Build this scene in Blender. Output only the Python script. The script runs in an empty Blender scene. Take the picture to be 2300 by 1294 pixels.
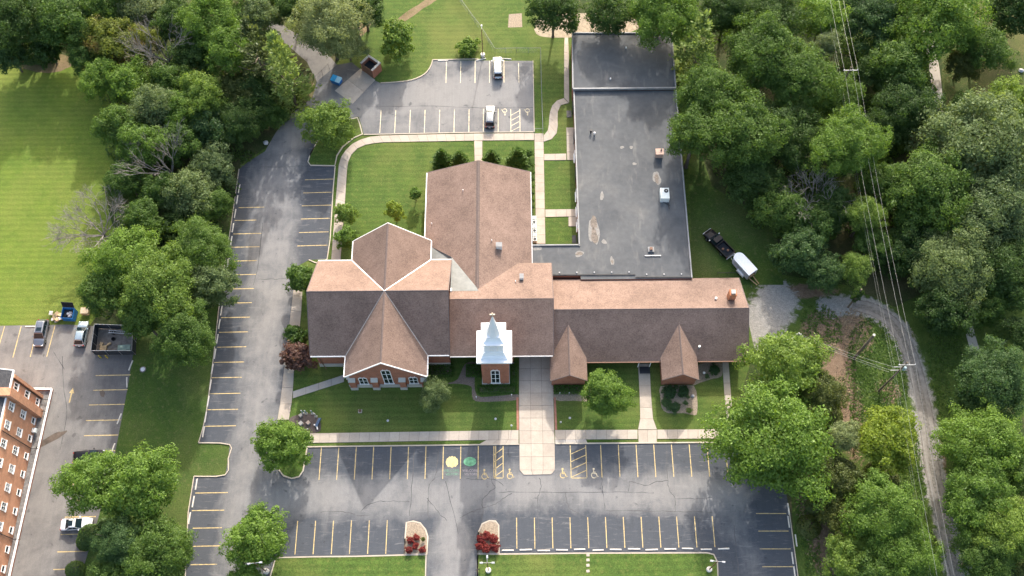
import bpy, bmesh, math, random
from mathutils import Vector, Matrix

# ------------------------------------------------------------------ camera, world, sun, exposure
scene = bpy.context.scene
COL = scene.collection
FOCAL, PITCH, YAW, ROLL, CAMH = 2236.95, math.radians(65.1575), math.radians(.2847), math.radians(-.7283), 153.25
_cy, _sy, _cr, _sr = math.cos(YAW), math.sin(YAW), math.cos(ROLL), math.sin(ROLL)
def _yaw(v): return Vector((_cy*v[0]-_sy*v[1], _sy*v[0]+_cy*v[1], v[2]))
_R0 = Vector((1, 0, 0)); _U0 = Vector((0, math.sin(PITCH), math.cos(PITCH))); _F0 = Vector((0, math.cos(PITCH), -math.sin(PITCH)))
_CR = _yaw(_R0*_cr+_U0*_sr); _CU = _yaw(_U0*_cr-_R0*_sr); _CF = _yaw(_F0)
cam_data = bpy.data.cameras.new("camera")
cam_data.sensor_width = 36.0; cam_data.lens = FOCAL*36/2300; cam_data.clip_start = 1; cam_data.clip_end = 3000
cam = bpy.data.objects.new("camera", cam_data); COL.objects.link(cam)
m = Matrix((_CR, _CU, -_CF)).transposed().to_4x4(); m.translation = Vector((0, 0, CAMH)); cam.matrix_world = m
scene.camera = cam

SUN_DIR = Vector((-.245, -1.60, -1.0))
SUN_EL = math.asin(1/SUN_DIR.length); SUN_AZ = math.atan2(.245, 1.60)
world = bpy.data.worlds.new("World"); scene.world = world; world.use_nodes = True
wn = world.node_tree; wn.nodes.clear()
sky = wn.nodes.new('ShaderNodeTexSky'); sky.sky_type = 'NISHITA'; sky.sun_disc = False
sky.sun_elevation = SUN_EL; sky.sun_rotation = SUN_AZ; sky.air_density = 1.3; sky.dust_density = 5.5; sky.ozone_density = .6
bg = wn.nodes.new('ShaderNodeBackground'); bg.inputs['Strength'].default_value = 0.15
wo = wn.nodes.new('ShaderNodeOutputWorld')
wn.links.new(sky.outputs[0], bg.inputs[0]); wn.links.new(bg.outputs[0], wo.inputs[0])
sun_data = bpy.data.lights.new("sun", 'SUN'); sun_data.energy = 2.0; sun_data.angle = math.radians(0.8); sun_data.color = (1.0, .95, .89)
sun = bpy.data.objects.new("sun", sun_data); COL.objects.link(sun)
sun.rotation_euler = SUN_DIR.to_track_quat('-Z', 'Y').to_euler(); sun.location = (20, 200, 150)
vs = scene.view_settings; vs.view_transform = 'Standard'; vs.look = 'None'; vs.exposure = 1.5; vs.gamma = 1.0; vs.use_curve_mapping = False
scene.render.engine = 'CYCLES'
scene.cycles.max_bounces = 6; scene.cycles.diffuse_bounces = 3; scene.cycles.transparent_max_bounces = 8

rnd = random.Random(7)

# ------------------------------------------------------------------ survey helpers: photograph point + height -> place on site
def G(u, v, z=0.0):
    x = (u-1150)/FOCAL; y = -(v-647)/FOCAL
    d = _CR*x+_CU*y+_CF
    t = (z-CAMH)/d.z
    return Vector((d.x*t, d.y*t, z))
def ppm(u, v, z=0.0):
    p = G(u, v, z)-Vector((0, 0, CAMH)); return FOCAL/p.dot(_CF)
def GP(pts, z=0.0): return [G(u, v, z) for u, v in pts]

# ------------------------------------------------------------------ objects
def tag(o, label=None, cat=None, group=None, kind=None):
    if label: o['label'] = label
    if cat: o['category'] = cat
    if group: o['group'] = group
    if kind: o['kind'] = kind
    return o
def link(o, parent=None):
    COL.objects.link(o)
    if parent is not None: o.parent = parent
    return o
def empty(name, loc=(0, 0, 0), rz=0.0):
    o = bpy.data.objects.new(name, None); o.empty_display_size = .2; o.location = loc; o.rotation_euler = (0, 0, rz); COL.objects.link(o); return o
def obj(name, me, parent=None, loc=None, rot=None, scale=None, mat=None):
    o = bpy.data.objects.new(name, me); link(o, parent)
    if loc is not None: o.location = loc
    if rot is not None: o.rotation_euler = rot
    if scale is not None: o.scale = scale
    if mat is not None:
        if not me.materials: me.materials.append(mat)
        o.material_slots[0].link = 'OBJECT'; o.material_slots[0].material = mat
    return o
def copy_tree(o, parent=None):
    c = o.copy(); COL.objects.link(c); c.parent = parent
    for ch in [k for k in o.children]: copy_tree(ch, c)
    return c

class MB:
    def __init__(s): s.v = []; s.f = []
    def add(s, vs_, fs):
        b = len(s.v); s.v += [tuple(p) for p in vs_]; s.f += [tuple(i+b for i in f) for f in fs]; return s
    def box(s, x0, x1, y0, y1, z0, z1):
        return s.add([(x0, y0, z0), (x1, y0, z0), (x1, y1, z0), (x0, y1, z0), (x0, y0, z1), (x1, y0, z1), (x1, y1, z1), (x0, y1, z1)],
                     [(3, 2, 1, 0), (4, 5, 6, 7), (0, 1, 5, 4), (1, 2, 6, 5), (2, 3, 7, 6), (3, 0, 4, 7)])
    def cbox(s, cx, cy, cz, sx, sy, sz): return s.box(cx-sx/2, cx+sx/2, cy-sy/2, cy+sy/2, cz-sz/2, cz+sz/2)
    def prism(s, pts, ext):            # planar polygon + extrusion vector (pts seen counter-clockwise from the side ext points away from)
        n = len(pts); e = Vector(ext); a = [Vector(p) for p in pts]; b = [p+e for p in a]
        fs = [tuple(range(n)), tuple(range(2*n-1, n-1, -1))]
        fs += [((i+1) % n, i, n+i, n+(i+1) % n) for i in range(n)]
        return s.add(a+b, fs)
    def frustum(s, b, t):              # two quads (lists of 4 points), bottom and top
        return s.add(list(b)+list(t), [(3, 2, 1, 0), (4, 5, 6, 7), (0, 1, 5, 4), (1, 2, 6, 5), (2, 3, 7, 6), (3, 0, 4, 7)])
    def tube(s, p, q, r0, r1=None, n=6, caps=True):
        p = Vector(p); q = Vector(q); r1 = r0 if r1 is None else r1
        d = (q-p)
        if d.length < 1e-6: return s
        d.normalize(); a = d.orthogonal().normalized(); b = d.cross(a)
        vs_ = []
        for c, r in ((p, r0), (q, r1)):
            for i in range(n):
                t = 2*math.pi*i/n; vs_.append(c+(a*math.cos(t)+b*math.sin(t))*r)
        fs = [(i, (i+1) % n, n+(i+1) % n, n+i) for i in range(n)]
        if caps: fs += [tuple(range(n-1, -1, -1)), tuple(range(n, 2*n))]
        return s.add(vs_, fs)
    def path(s, pts, r, n=5):
        for i in range(len(pts)-1):
            r0 = r[i] if isinstance(r, (list, tuple)) else r; r1 = r[i+1] if isinstance(r, (list, tuple)) else r
            s.tube(pts[i], pts[i+1], r0, r1, n, caps=(i in (0, len(pts)-2)))
        return s
    def lathe(s, prof, n=16, c=(0, 0, 0)):
        vs_ = []; k = len(prof)
        for r, z in prof:
            for i in range(n):
                t = 2*math.pi*i/n; vs_.append((c[0]+r*math.cos(t), c[1]+r*math.sin(t), c[2]+z))
        fs = [(j*n+i, j*n+(i+1) % n, (j+1)*n+(i+1) % n, (j+1)*n+i) for j in range(k-1) for i in range(n)]
        fs += [tuple(range(n-1, -1, -1)), tuple(range((k-1)*n, k*n))]
        return s.add(vs_, fs)
    def mesh(s, name, mat=None, smooth=False):
        me = bpy.data.meshes.new(name); me.from_pydata(s.v, [], s.f)
        if mat: me.materials.append(mat)
        if smooth: me.polygons.foreach_set('use_smooth', [True]*len(me.polygons))
        me.update(); return me
    def build(s, name, mat, parent=None, smooth=False, loc=None, rz=None):
        o = obj(name, s.mesh(name, mat, smooth), parent)
        if loc is not None: o.location = loc
        if rz is not None: o.rotation_euler = (0, 0, rz)
        return o
def Box(name, mat, parent, *a): return MB().box(*a).build(name, mat, parent)

# ------------------------------------------------------------------ materials
MATS = {}
def new_mat(name):
    mt = bpy.data.materials.new(name); mt.use_nodes = True; nt = mt.node_tree; nt.nodes.clear()
    out = nt.nodes.new('ShaderNodeOutputMaterial'); bs = nt.nodes.new('ShaderNodeBsdfPrincipled')
    nt.links.new(bs.outputs[0], out.inputs[0]); MATS[name] = mt
    return mt, nt, bs, out
def N(nt, typ, **kw):
    n = nt.nodes.new(typ)
    for k, v in kw.items(): setattr(n, k, v)
    return n
def L(nt, a, b): nt.links.new(a, b)
def noise(nt, scale, detail=4, rough=.6, vec=None, dist=0.0):
    n = N(nt, 'ShaderNodeTexNoise'); n.inputs['Scale'].default_value = scale; n.inputs['Detail'].default_value = detail
    n.inputs['Roughness'].default_value = rough; n.inputs['Distortion'].default_value = dist
    if vec is not None: L(nt, vec, n.inputs['Vector'])
    return n.outputs[0]
def ramp(nt, fac, stops):
    r = N(nt, 'ShaderNodeValToRGB'); el = r.color_ramp.elements
    while len(el) < len(stops): el.new(.5)
    for e, (p, c) in zip(el, stops):
        e.position = p; e.color = (c, c, c, 1) if isinstance(c, (int, float)) else (*c, 1)
    L(nt, fac, r.inputs[0]); return r.outputs[0]
def mixc(nt, fac, a, b, mode='MIX'):
    mx = N(nt, 'ShaderNodeMix', data_type='RGBA', blend_type=mode)
    if isinstance(fac, (int, float)): mx.inputs[0].default_value = fac
    else: L(nt, fac, mx.inputs[0])
    for s, i in ((a, 6), (b, 7)):
        if isinstance(s, tuple): mx.inputs[i].default_value = (*s, 1)
        else: L(nt, s, mx.inputs[i])
    return mx.outputs[2]
def math_(nt, op, a, b=None, c=None, clamp=False):
    n = N(nt, 'ShaderNodeMath', operation=op, use_clamp=clamp)
    for i, s in enumerate((a, b, c)):
        if s is None: continue
        if isinstance(s, (int, float)): n.inputs[i].default_value = s
        else: L(nt, s, n.inputs[i])
    return n.outputs[0]
def pos(nt): return N(nt, 'ShaderNodeNewGeometry').outputs['Position']
def scaled(nt, vec, sx, sy, sz):
    mp = N(nt, 'ShaderNodeMapping'); mp.inputs['Scale'].default_value = (sx, sy, sz); L(nt, vec, mp.inputs['Vector']); return mp.outputs[0]
def bump(nt, bs, h, strength, dist):
    b = N(nt, 'ShaderNodeBump'); b.inputs['Strength'].default_value = strength; b.inputs['Distance'].default_value = dist
    L(nt, h, b.inputs['Height']); L(nt, b.outputs[0], bs.inputs['Normal'])

def plain(name, col, rough=.6, metal=0.0, var=.12, scale=3.0, spec=.5, coat=0.0, bmp=0.0):
    mt, nt, bs, out = new_mat(name)
    p = pos(nt); nz = noise(nt, scale, 5, .65, p)
    d = tuple(max(0, c*(1-var*2)) for c in col); e = tuple(min(1, c*(1+var*2)) for c in col)
    L(nt, ramp(nt, nz, [(.25, d), (.75, e)]), bs.inputs['Base Color'])
    bs.inputs['Roughness'].default_value = rough; bs.inputs['Metallic'].default_value = metal
    bs.inputs['Specular IOR Level'].default_value = spec; bs.inputs['Coat Weight'].default_value = coat; bs.inputs['Coat Roughness'].default_value = .06
    if bmp: bump(nt, bs, noise(nt, scale*8, 3, .6, p), bmp, .02)
    return mt

def grass_mat(name, dark, light, dry, stripes=0.0, dryness=.5):
    mt, nt, bs, out = new_mat(name); p = pos(nt)
    big = noise(nt, .055, 4, .6, p); mid = noise(nt, .45, 5, .65, p); fine = noise(nt, 5.5, 4, .75, p)
    c = mixc(nt, ramp(nt, mid, [(.3, 0.0), (.72, 1.0)]), dark, light)
    c = mixc(nt, math_(nt, 'MULTIPLY', ramp(nt, big, [(.46, 0.0), (.66, 1.0)]), dryness), c, dry)
    fr = ramp(nt, fine, [(.28, .48), (.72, 1.5)])
    c = mixc(nt, 1.0, c, fr, 'MULTIPLY')
    patch = noise(nt, 1.6, 3, .6, p)
    c = mixc(nt, math_(nt, 'MULTIPLY', ramp(nt, patch, [(.54, 0.0), (.70, 1.0)]), .6), c, dry)
    if stripes:
        w = N(nt, 'ShaderNodeTexWave', wave_type='BANDS', bands_direction='Y'); w.inputs['Scale'].default_value = .30
        w.inputs['Distortion'].default_value = 1.2; w.inputs['Detail'].default_value = 3; w.inputs['Detail Scale'].default_value = .6; L(nt, p, w.inputs['Vector'])
        s2 = noise(nt, 1.0, 3, .6, scaled(nt, p, .12, 2.6, 1))
        st = math_(nt, 'ADD', math_(nt, 'MULTIPLY', w.outputs[1], .45), s2)
        c = mixc(nt, 1.0, c, ramp(nt, st, [(.2, 1-stripes), (1.1, 1+stripes)]), 'MULTIPLY')
    L(nt, c, bs.inputs['Base Color']); bs.inputs['Roughness'].default_value = .85; bs.inputs['Specular IOR Level'].default_value = .15
    bump(nt, bs, math_(nt, 'ADD', math_(nt, 'MULTIPLY', fine, .6), mid), .5, .12)
    return mt

def asphalt_mat(name, seal, worn, streak=.5):
    mt, nt, bs, out = new_mat(name); p = pos(nt)
    at = N(nt, 'ShaderNodeAttribute'); at.attribute_name = 'wear'
    n1 = noise(nt, .22, 6, .62, p, .6); n2 = noise(nt, 1.1, 5, .65, scaled(nt, p, 1, .35, 1)); n3 = noise(nt, 1.3, 6, .7, scaled(nt, p, .3, 2.2, 1), .8)
    fine = noise(nt, 9, 3, .7, p)
    w = math_(nt, 'ADD', at.outputs['Fac'], math_(nt, 'MULTIPLY', math_(nt, 'SUBTRACT', n1, .5), 1.5))
    w = math_(nt, 'ADD', w, math_(nt, 'MULTIPLY', math_(nt, 'SUBTRACT', n2, .5), .6))
    wf = ramp(nt, w, [(.12, 0.0), (.95, 1.0)])
    c = mixc(nt, wf, seal, worn)
    sf = math_(nt, 'MULTIPLY', ramp(nt, n3, [(.56, 0.0), (.76, 1.0)]), streak)
    c = mixc(nt, sf, c, tuple(min(1, x*1.15) for x in worn))
    dk = ramp(nt, noise(nt, .6, 5, .7, p), [(.28, .88), (.5, 1.0)])
    c = mixc(nt, 1.0, c, dk, 'MULTIPLY')
    oil = noise(nt, .75, 3, .5, p, .3); c = mixc(nt, math_(nt, 'MULTIPLY', ramp(nt, oil, [(.66, 0.0), (.73, 1.0)]), .55), c, tuple(x*.55 for x in seal))
    trk = noise(nt, 1.0, 4, .6, scaled(nt, p, 2.6, .10, 1), .3); c = mixc(nt, 1.0, c, ramp(nt, trk, [(.3, .95), (.7, 1.04)]), 'MULTIPLY')
    c = mixc(nt, 1.0, c, ramp(nt, fine, [(.25, .78), (.75, 1.22)]), 'MULTIPLY')
    L(nt, c, bs.inputs['Base Color']); bs.inputs['Roughness'].default_value = .8; bs.inputs['Specular IOR Level'].default_value = .25
    bump(nt, bs, fine, .25, .02)
    return mt

def shingle_mat(name, a, b, c3):
    mt, nt, bs, out = new_mat(name); p = pos(nt)
    sp = noise(nt, 4.5, 3, .75, p); sp2 = noise(nt, 11, 2, .7, p); big = noise(nt, .25, 4, .6, p)
    c = ramp(nt, sp, [(.3, a), (.5, b), (.7, c3)])
    c = mixc(nt, 1.0, c, ramp(nt, sp2, [(.25, .72), (.75, 1.25)]), 'MULTIPLY')
    c = mixc(nt, 1.0, c, ramp(nt, big, [(.3, .82), (.7, 1.14)]), 'MULTIPLY')
    c = mixc(nt, 1.0, c, ramp(nt, noise(nt, 1.0, 4, .65, scaled(nt, p, .9, .9, .12)), [(.3, .88), (.7, 1.1)]), 'MULTIPLY')
    sx = N(nt, 'ShaderNodeSeparateXYZ'); L(nt, p, sx.inputs[0])
    fr = math_(nt, 'FRACT', math_(nt, 'MULTIPLY', sx.outputs[2], 11.0))
    course = ramp(nt, fr, [(0.0, .80), (.18, 1.0), (1.0, 1.04)])
    c = mixc(nt, 1.0, c, course, 'MULTIPLY')
    L(nt, c, bs.inputs['Base Color']); bs.inputs['Roughness'].default_value = .9; bs.inputs['Specular IOR Level'].default_value = .2
    bump(nt, bs, math_(nt, 'ADD', fr, sp2), .35, .03)
    return mt

def brick_mat(name, a, b, mortar):
    mt, nt, bs, out = new_mat(name); p = pos(nt)
    sx = N(nt, 'ShaderNodeSeparateXYZ'); L(nt, p, sx.inputs[0])
    cx = N(nt, 'ShaderNodeCombineXYZ'); L(nt, math_(nt, 'ADD', sx.outputs[0], sx.outputs[1]), cx.inputs[0]); L(nt, sx.outputs[2], cx.inputs[1])
    bt = N(nt, 'ShaderNodeTexBrick'); L(nt, cx.outputs[0], bt.inputs['Vector']); bt.inputs['Scale'].default_value = 1.0
    bt.inputs['Brick Width'].default_value = .22; bt.inputs['Row Height'].default_value = .075; bt.inputs['Mortar Size'].default_value = .008
    bt.inputs['Color1'].default_value = (*a, 1); bt.inputs['Color2'].default_value = (*b, 1); bt.inputs['Mortar'].default_value = (*mortar, 1)
    c = mixc(nt, 1.0, bt.outputs[0], ramp(nt, noise(nt, .8, 5, .65, p), [(.3, .8), (.7, 1.18)]), 'MULTIPLY')
    L(nt, c, bs.inputs['Base Color']); bs.inputs['Roughness'].default_value = .85; bs.inputs['Specular IOR Level'].default_value = .2
    bump(nt, bs, bt.outputs[1], -.4, .01)
    return mt

def concrete_mat(name, col, var=.14, dirt=.25):
    mt, nt, bs, out = new_mat(name); p = pos(nt)
    n1 = noise(nt, .5, 6, .65, p); n2 = noise(nt, 6, 4, .7, p)
    oi = N(nt, 'ShaderNodeObjectInfo')
    c = ramp(nt, n1, [(.25, tuple(x*(1-var) for x in col)), (.75, tuple(min(1, x*(1+var)) for x in col))])
    c = mixc(nt, 1.0, c, ramp(nt, n2, [(.25, .88), (.75, 1.1)]), 'MULTIPLY')
    c = mixc(nt, 1.0, c, ramp(nt, oi.outputs['Random'], [(0, 1-dirt*.35), (1, 1+dirt*.2)]), 'MULTIPLY')
    st = noise(nt, .9, 5, .7, p, 1.0)
    c = mixc(nt, math_(nt, 'MULTIPLY', ramp(nt, st, [(.58, 0.0), (.8, 1.0)]), dirt), c, tuple(x*.55 for x in col))
    L(nt, c, bs.inputs['Base Color']); bs.inputs['Roughness'].default_value = .85; bs.inputs['Specular IOR Level'].default_value = .25
    bump(nt, bs, n2, .15, .01)
    return mt

def leaf_mat(name, dark, light, tip=None, trans=.5):
    mt, nt, bs, out = new_mat(name)
    geo = N(nt, 'ShaderNodeNewGeometry'); oi = N(nt, 'ShaderNodeObjectInfo'); tc = N(nt, 'ShaderNodeTexCoord')
    rn = geo.outputs['Random Per Island']
    cl = noise(nt, 2.2, 3, .6, tc.outputs['Object'])
    f = math_(nt, 'ADD', math_(nt, 'MULTIPLY', rn, .55), math_(nt, 'MULTIPLY', cl, .7))
    c = ramp(nt, f, [(.15, dark), (.72, light)])
    if tip: c = mixc(nt, ramp(nt, noise(nt, 1.3, 2, .5, tc.outputs['Object']), [(.55, 0.0), (.66, .8)]), c, tip)
    c = mixc(nt, 1.0, c, ramp(nt, oi.outputs['Random'], [(0, (.82, .85, .85)), (1, (1.18, 1.12, 1.05))]), 'MULTIPLY')
    nt.nodes.remove(bs)
    df = N(nt, 'ShaderNodeBsdfDiffuse'); tr = N(nt, 'ShaderNodeBsdfTranslucent'); gl = N(nt, 'ShaderNodeBsdfGlossy'); gl.inputs['Roughness'].default_value = .45
    gl.inputs['Color'].default_value = (.9, 1, .9, 1)
    L(nt, c, df.inputs[0]); L(nt, mixc(nt, 1.0, c, (1.3, 1.25, .6), 'MULTIPLY'), tr.inputs[0])
    m1 = N(nt, 'ShaderNodeMixShader'); m1.inputs[0].default_value = trans; L(nt, df.outputs[0], m1.inputs[1]); L(nt, tr.outputs[0], m1.inputs[2])
    m2 = N(nt, 'ShaderNodeMixShader'); m2.inputs[0].default_value = .015; L(nt, m1.outputs[0], m2.inputs[1]); L(nt, gl.outputs[0], m2.inputs[2])
    L(nt, m2.outputs[0], out.inputs[0])
    return mt

def paint_line(name, col):       # worn road paint, chipped through to the asphalt
    mt, nt, bs, out = new_mat(name); p = pos(nt)
    n1 = noise(nt, 2.2, 6, .75, p)
    c = mixc(nt, ramp(nt, n1, [(.46, 0.0), (.66, .85)]), col, (.17, .155, .13))
    L(nt, c, bs.inputs['Base Color']); bs.inputs['Roughness'].default_value = .7
    return mt

M_field = grass_mat('field grass', (.082, .130, .020), (.122, .172, .025), (.160, .178, .040), .14, .6)
M_lawn = grass_mat('lawn grass', (.044, .082, .017), (.078, .124, .024), (.125, .140, .038), .14, .75)
M_verge = grass_mat('verge grass', (.033, .068, .014), (.058, .098, .018), (.115, .12, .045), .0, .5)
M_meadow = grass_mat('rank meadow', (.035, .058, .016), (.068, .090, .022), (.16, .125, .06), .0, .9)
M_wood_floor = grass_mat('woodland floor', (.022, .042, .012), (.045, .068, .018), (.10, .085, .045), .0, .8)
M_dry = grass_mat('dry brush', (.14, .105, .06), (.24, .18, .11), (.10, .12, .03), .0, .5)
M_asphalt = asphalt_mat('asphalt', (.064, .071, .083), (.210, .205, .200), .65)
M_asphalt2 = asphalt_mat('old asphalt', (.10, .098, .10), (.205, .197, .186), .3)
M_crack = plain('crack sealer', (.068, .068, .07), .7, var=.2, scale=2)
M_joint = plain('pavement seam', (.075, .075, .08), .8, var=.2, scale=2)
M_yellow = paint_line('yellow line paint', (.56, .42, .18))
M_white_line = paint_line('cream line paint', (.72, .62, .42))
M_conc = concrete_mat('pale concrete', (.42, .362, .30))
M_conc_grey = concrete_mat('grey concrete', (.38, .35, .315))
M_pad = concrete_mat('stained concrete', (.40, .345, .29), .18, .35)
M_kerb = concrete_mat('kerb concrete', (.47, .41, .33), .18, .4)
M_stop = concrete_mat('wheel stop concrete', (.62, .58, .52), .12, .3)
M_gravel = plain('gravel', (.175, .163, .145), .95, var=.26, scale=2.4, spec=.1, bmp=.6)
M_track = plain('packed gravel', (.225, .21, .19), .95, var=.14, scale=1.5, spec=.1)
M_mulch = plain('mulch', (.105, .085, .078), .95, var=.25, scale=5, spec=.1, bmp=.6)
M_rubble = plain('river stone mulch', (.29, .235, .175), .95, var=.25, scale=5, spec=.1, bmp=.6)
M_sand = plain('play sand', (.32, .27, .20), .95, var=.2, scale=1.5, spec=.1)
M_shingle = shingle_mat('brown shingles', (.138, .094, .076), (.195, .137, .112), (.250, .178, .146))
M_ridge = plain('ridge shingles', (.120, .090, .082), .9, var=.15, scale=4)
M_membrane = plain('grey roof membrane', (.105, .115, .115), .6, var=.16, scale=.9)
M_brick = brick_mat('red brick', (.36, .130, .075), (.29, .100, .058), (.31, .21, .16))
M_brick_apt = brick_mat('orange brick', (.56, .27, .16), (.48, .22, .125), (.46, .32, .23))
M_stone = concrete_mat('cut stone', (.44, .42, .385), .1, .25)
M_white = plain('white paint', (.80, .79, .77), .5, var=.04, scale=1.2)
M_white_metal = plain('white metal roof', (.82, .83, .84), .38, var=.03, scale=.8)
M_glass = plain('window glass', (.010, .020, .026), .12, var=.2, scale=.6, spec=.3)
M_trim = plain('grey trim', (.42, .42, .43), .5, var=.1)
M_black = plain('black plastic', (.018, .018, .02), .5, var=.2)
M_rubber = plain('tyre rubber', (.016, .016, .017), .85, var=.2)
M_rim = plain('alloy rim', (.55, .55, .57), .3, metal=.8, var=.05)
M_galv = plain('galvanised steel', (.52, .53, .54), .45, metal=.6, var=.1)
M_wire = plain('aluminium wire', (.34, .34, .33), .45, metal=.2, var=.05)
M_wood_pole = plain('weathered pole wood', (.16, .125, .09), .9, var=.25, scale=3)
M_wood = plain('timber', (.30, .21, .12), .8, var=.2, scale=3)
M_bark = plain('bark', (.11, .088, .068), .95, var=.3, scale=3)
M_dead = plain('bleached dead wood', (.195, .178, .16), .9, var=.25, scale=2)
M_card = plain('cardboard', (.50, .36, .20), .85, var=.22, scale=1.2)
M_paper = plain('pale refuse', (.65, .60, .56), .7, var=.2, scale=2)
M_blue = plain('blue dumpster steel', (.012, .15, .42), .5, var=.2, scale=2)
M_skyblue = plain('sky blue plastic', (.03, .33, .62), .4, var=.12, scale=2)
M_teal = plain('pale teal paint', (.27, .36, .38), .5, var=.12)
M_screen = plain('dark privacy screen', (.014, .018, .024), .8, var=.25, spec=.2)
M_yel = plain('safety yellow', (.72, .53, .04), .5, var=.08)
M_red = plain('tail lamp red', (.35, .02, .015), .25, var=.1)
M_lamp = plain('headlamp lens', (.72, .74, .76), .15, var=.04)
M_door = plain('dark door', (.03, .033, .04), .35, var=.1)
M_green_paint = plain('green pavement paint', (.12, .30, .17), .8, var=.3, scale=2.5)
M_cream_paint = plain('cream pavement paint', (.56, .47, .22), .8, var=.14, scale=2.5)
M_pale_paint = plain('faded white pavement paint', (.42, .36, .36), .75, var=.2, scale=2.5)
M_brown = plain('brown metal', (.17, .085, .05), .6, var=.15)
M_ac = plain('white enamel', (.66, .70, .68), .4, var=.06)
M_pavebrick = brick_mat('border brick', (.38, .17, .115), (.32, .14, .095), (.3, .24, .2))
M_stain = plain('oil stain', (.085, .065, .05), .6, var=.3, scale=1)
M_wet = plain('pale dried puddle', (.20, .19, .175), .8, var=.16, scale=2.5)
M_rust = plain('rusty silt', (.155, .13, .108), .9, var=.3, scale=3)

def annex_roof_mat():
    mt, nt, bs, out = new_mat('flat roof felt'); p = pos(nt)
    n1 = noise(nt, .16, 5, .6, p, .5); n2 = noise(nt, 1.2, 5, .65, p); n3 = noise(nt, .55, 4, .6, scaled(nt, p, 1.3, .35, 1))
    c = ramp(nt, n1, [(.25, (.060, .066, .074)), (.55, (.094, .099, .104)), (.8, (.132, .132, .130))])
    c = mixc(nt, 1.0, c, ramp(nt, n2, [(.25, .86), (.75, 1.14)]), 'MULTIPLY')
    c = mixc(nt, math_(nt, 'MULTIPLY', ramp(nt, n3, [(.56, 0.0), (.74, 1.0)]), .45), c, (.22, .21, .195))
    w = N(nt, 'ShaderNodeTexBrick'); w.inputs['Scale'].default_value = 1.0; w.inputs['Brick Width'].default_value = 9; w.inputs['Row Height'].default_value = 2.1
    w.inputs['Mortar Size'].default_value = .03; w.inputs['Mortar Smooth'].default_value = .3; L(nt, p, w.inputs['Vector'])
    c = mixc(nt, math_(nt, 'MULTIPLY', w.outputs[1], .5), c, (.09, .09, .092))
    L(nt, c, bs.inputs['Base Color']); bs.inputs['Roughness'].default_value = .75; bs.inputs['Specular IOR Level'].default_value = .25
    bump(nt, bs, n2, .2, .03)
    return mt
M_annex_roof = annex_roof_mat()

# ------------------------------------------------------------------ setting: ground sheets
def sheet(name, pts, mat, z, parent=None, grid=0, wear=None, structure=True):
    """flat polygon at height z (pts: world points); optional grid cuts carrying a traffic-wear attribute"""
    bm = bmesh.new(); vs_ = [bm.verts.new((p[0], p[1], z)) for p in pts]; f = bm.faces.new(vs_)
    f.normal_update()
    if f.normal.z < 0: f.normal_flip()
    bmesh.ops.triangulate(bm, faces=bm.faces[:])
    if grid:
        xs = [p[0] for p in pts]; ys = [p[1] for p in pts]
        for k, (lo, hi) in ((0, (min(xs), max(xs))), (1, (min(ys), max(ys)))):
            t = math.ceil(lo/grid)*grid
            while t < hi:
                co = (t, 0, 0) if k == 0 else (0, t, 0); no = (1, 0, 0) if k == 0 else (0, 1, 0)
                bmesh.ops.bisect_plane(bm, geom=bm.verts[:]+bm.edges[:]+bm.faces[:], plane_co=co, plane_no=no); t += grid
    me = bpy.data.meshes.new(name); bm.to_mesh(me); bm.free(); me.materials.append(mat)
    if wear:
        a = me.attributes.new('wear', 'FLOAT', 'POINT'); a.data.foreach_set('value', [wear(v.co.x, v.co.y) for v in me.vertices])
    o = obj(name, me, parent)
    if structure and parent is None: o['kind'] = 'structure'
    return o
def smooth_pts(pts, n=4):
    """closed Catmull-Rom outline"""
    out = []; k = len(pts); P = [Vector(p) for p in pts]
    for i in range(k):
        a, b, c, d = P[i-1], P[i], P[(i+1) % k], P[(i+2) % k]
        for j in range(n):
            t = j/n; out.append(.5*((2*b)+(c-a)*t+(2*a-5*b+4*c-d)*t*t+(3*b-a-3*c+d)*t**3))
    return out
def smooth_line(pts, n=4):
    P = [Vector(p) for p in pts]; out = []
    for i in range(len(P)-1):
        a = P[max(i-1, 0)]; b = P[i]; c = P[i+1]; d = P[min(i+2, len(P)-1)]
        for j in range(n):
            t = j/n; out.append(.5*((2*b)+(c-a)*t+(2*a-5*b+4*c-d)*t*t+(3*b-a-3*c+d)*t**3))
    return out+[P[-1]]
def strip(name, line, width, mat, z, parent=None, jitter=0.0, h=0.0, structure=False):
    """ribbon along a line; with h it is a kerb-like bar"""
    P = [Vector((p[0], p[1], 0)) for p in line]; Lf = []; Rt = []
    r = random.Random(len(P)*31+int(P[0].x*7))
    for i, p in enumerate(P):
        d = (P[min(i+1, len(P)-1)]-P[max(i-1, 0)]); d.normalize(); nrm = Vector((-d.y, d.x, 0)); w = width/2*(1+r.uniform(-jitter, jitter))
        Lf.append(p+nrm*w); Rt.append(p-nrm*w)
    b = MB(); n = len(P)
    if h:
        b.v = [(q.x, q.y, z) for q in Lf]+[(q.x, q.y, z) for q in Rt]+[(q.x, q.y, z+h) for q in Lf]+[(q.x, q.y, z+h) for q in Rt]
        for i in range(n-1):
            b.f += [(2*n+i, 3*n+i, 3*n+i+1, 2*n+i+1), (i, 2*n+i, 2*n+i+1, i+1), (n+i+1, 3*n+i+1, 3*n+i, n+i)]
        b.f += [(0, n, 3*n, 2*n), (n-1, 3*n-1, 4*n-1, 2*n-1)]
    else:
        b.v = [(q.x, q.y, z) for q in Lf]+[(q.x, q.y, z) for q in Rt]; b.f = [(i, n+i, n+i+1, i+1) for i in range(n-1)]
    o = b.build(name, mat, parent)
    if structure and parent is None: o['kind'] = 'structure'
    return o

# one ground sheet out past the horizon of anything in view
ground = sheet('ground', [(-900, -500), (900, -500), (900, 1200), (-900, 1200)], M_wood_floor, -.004)

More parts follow.
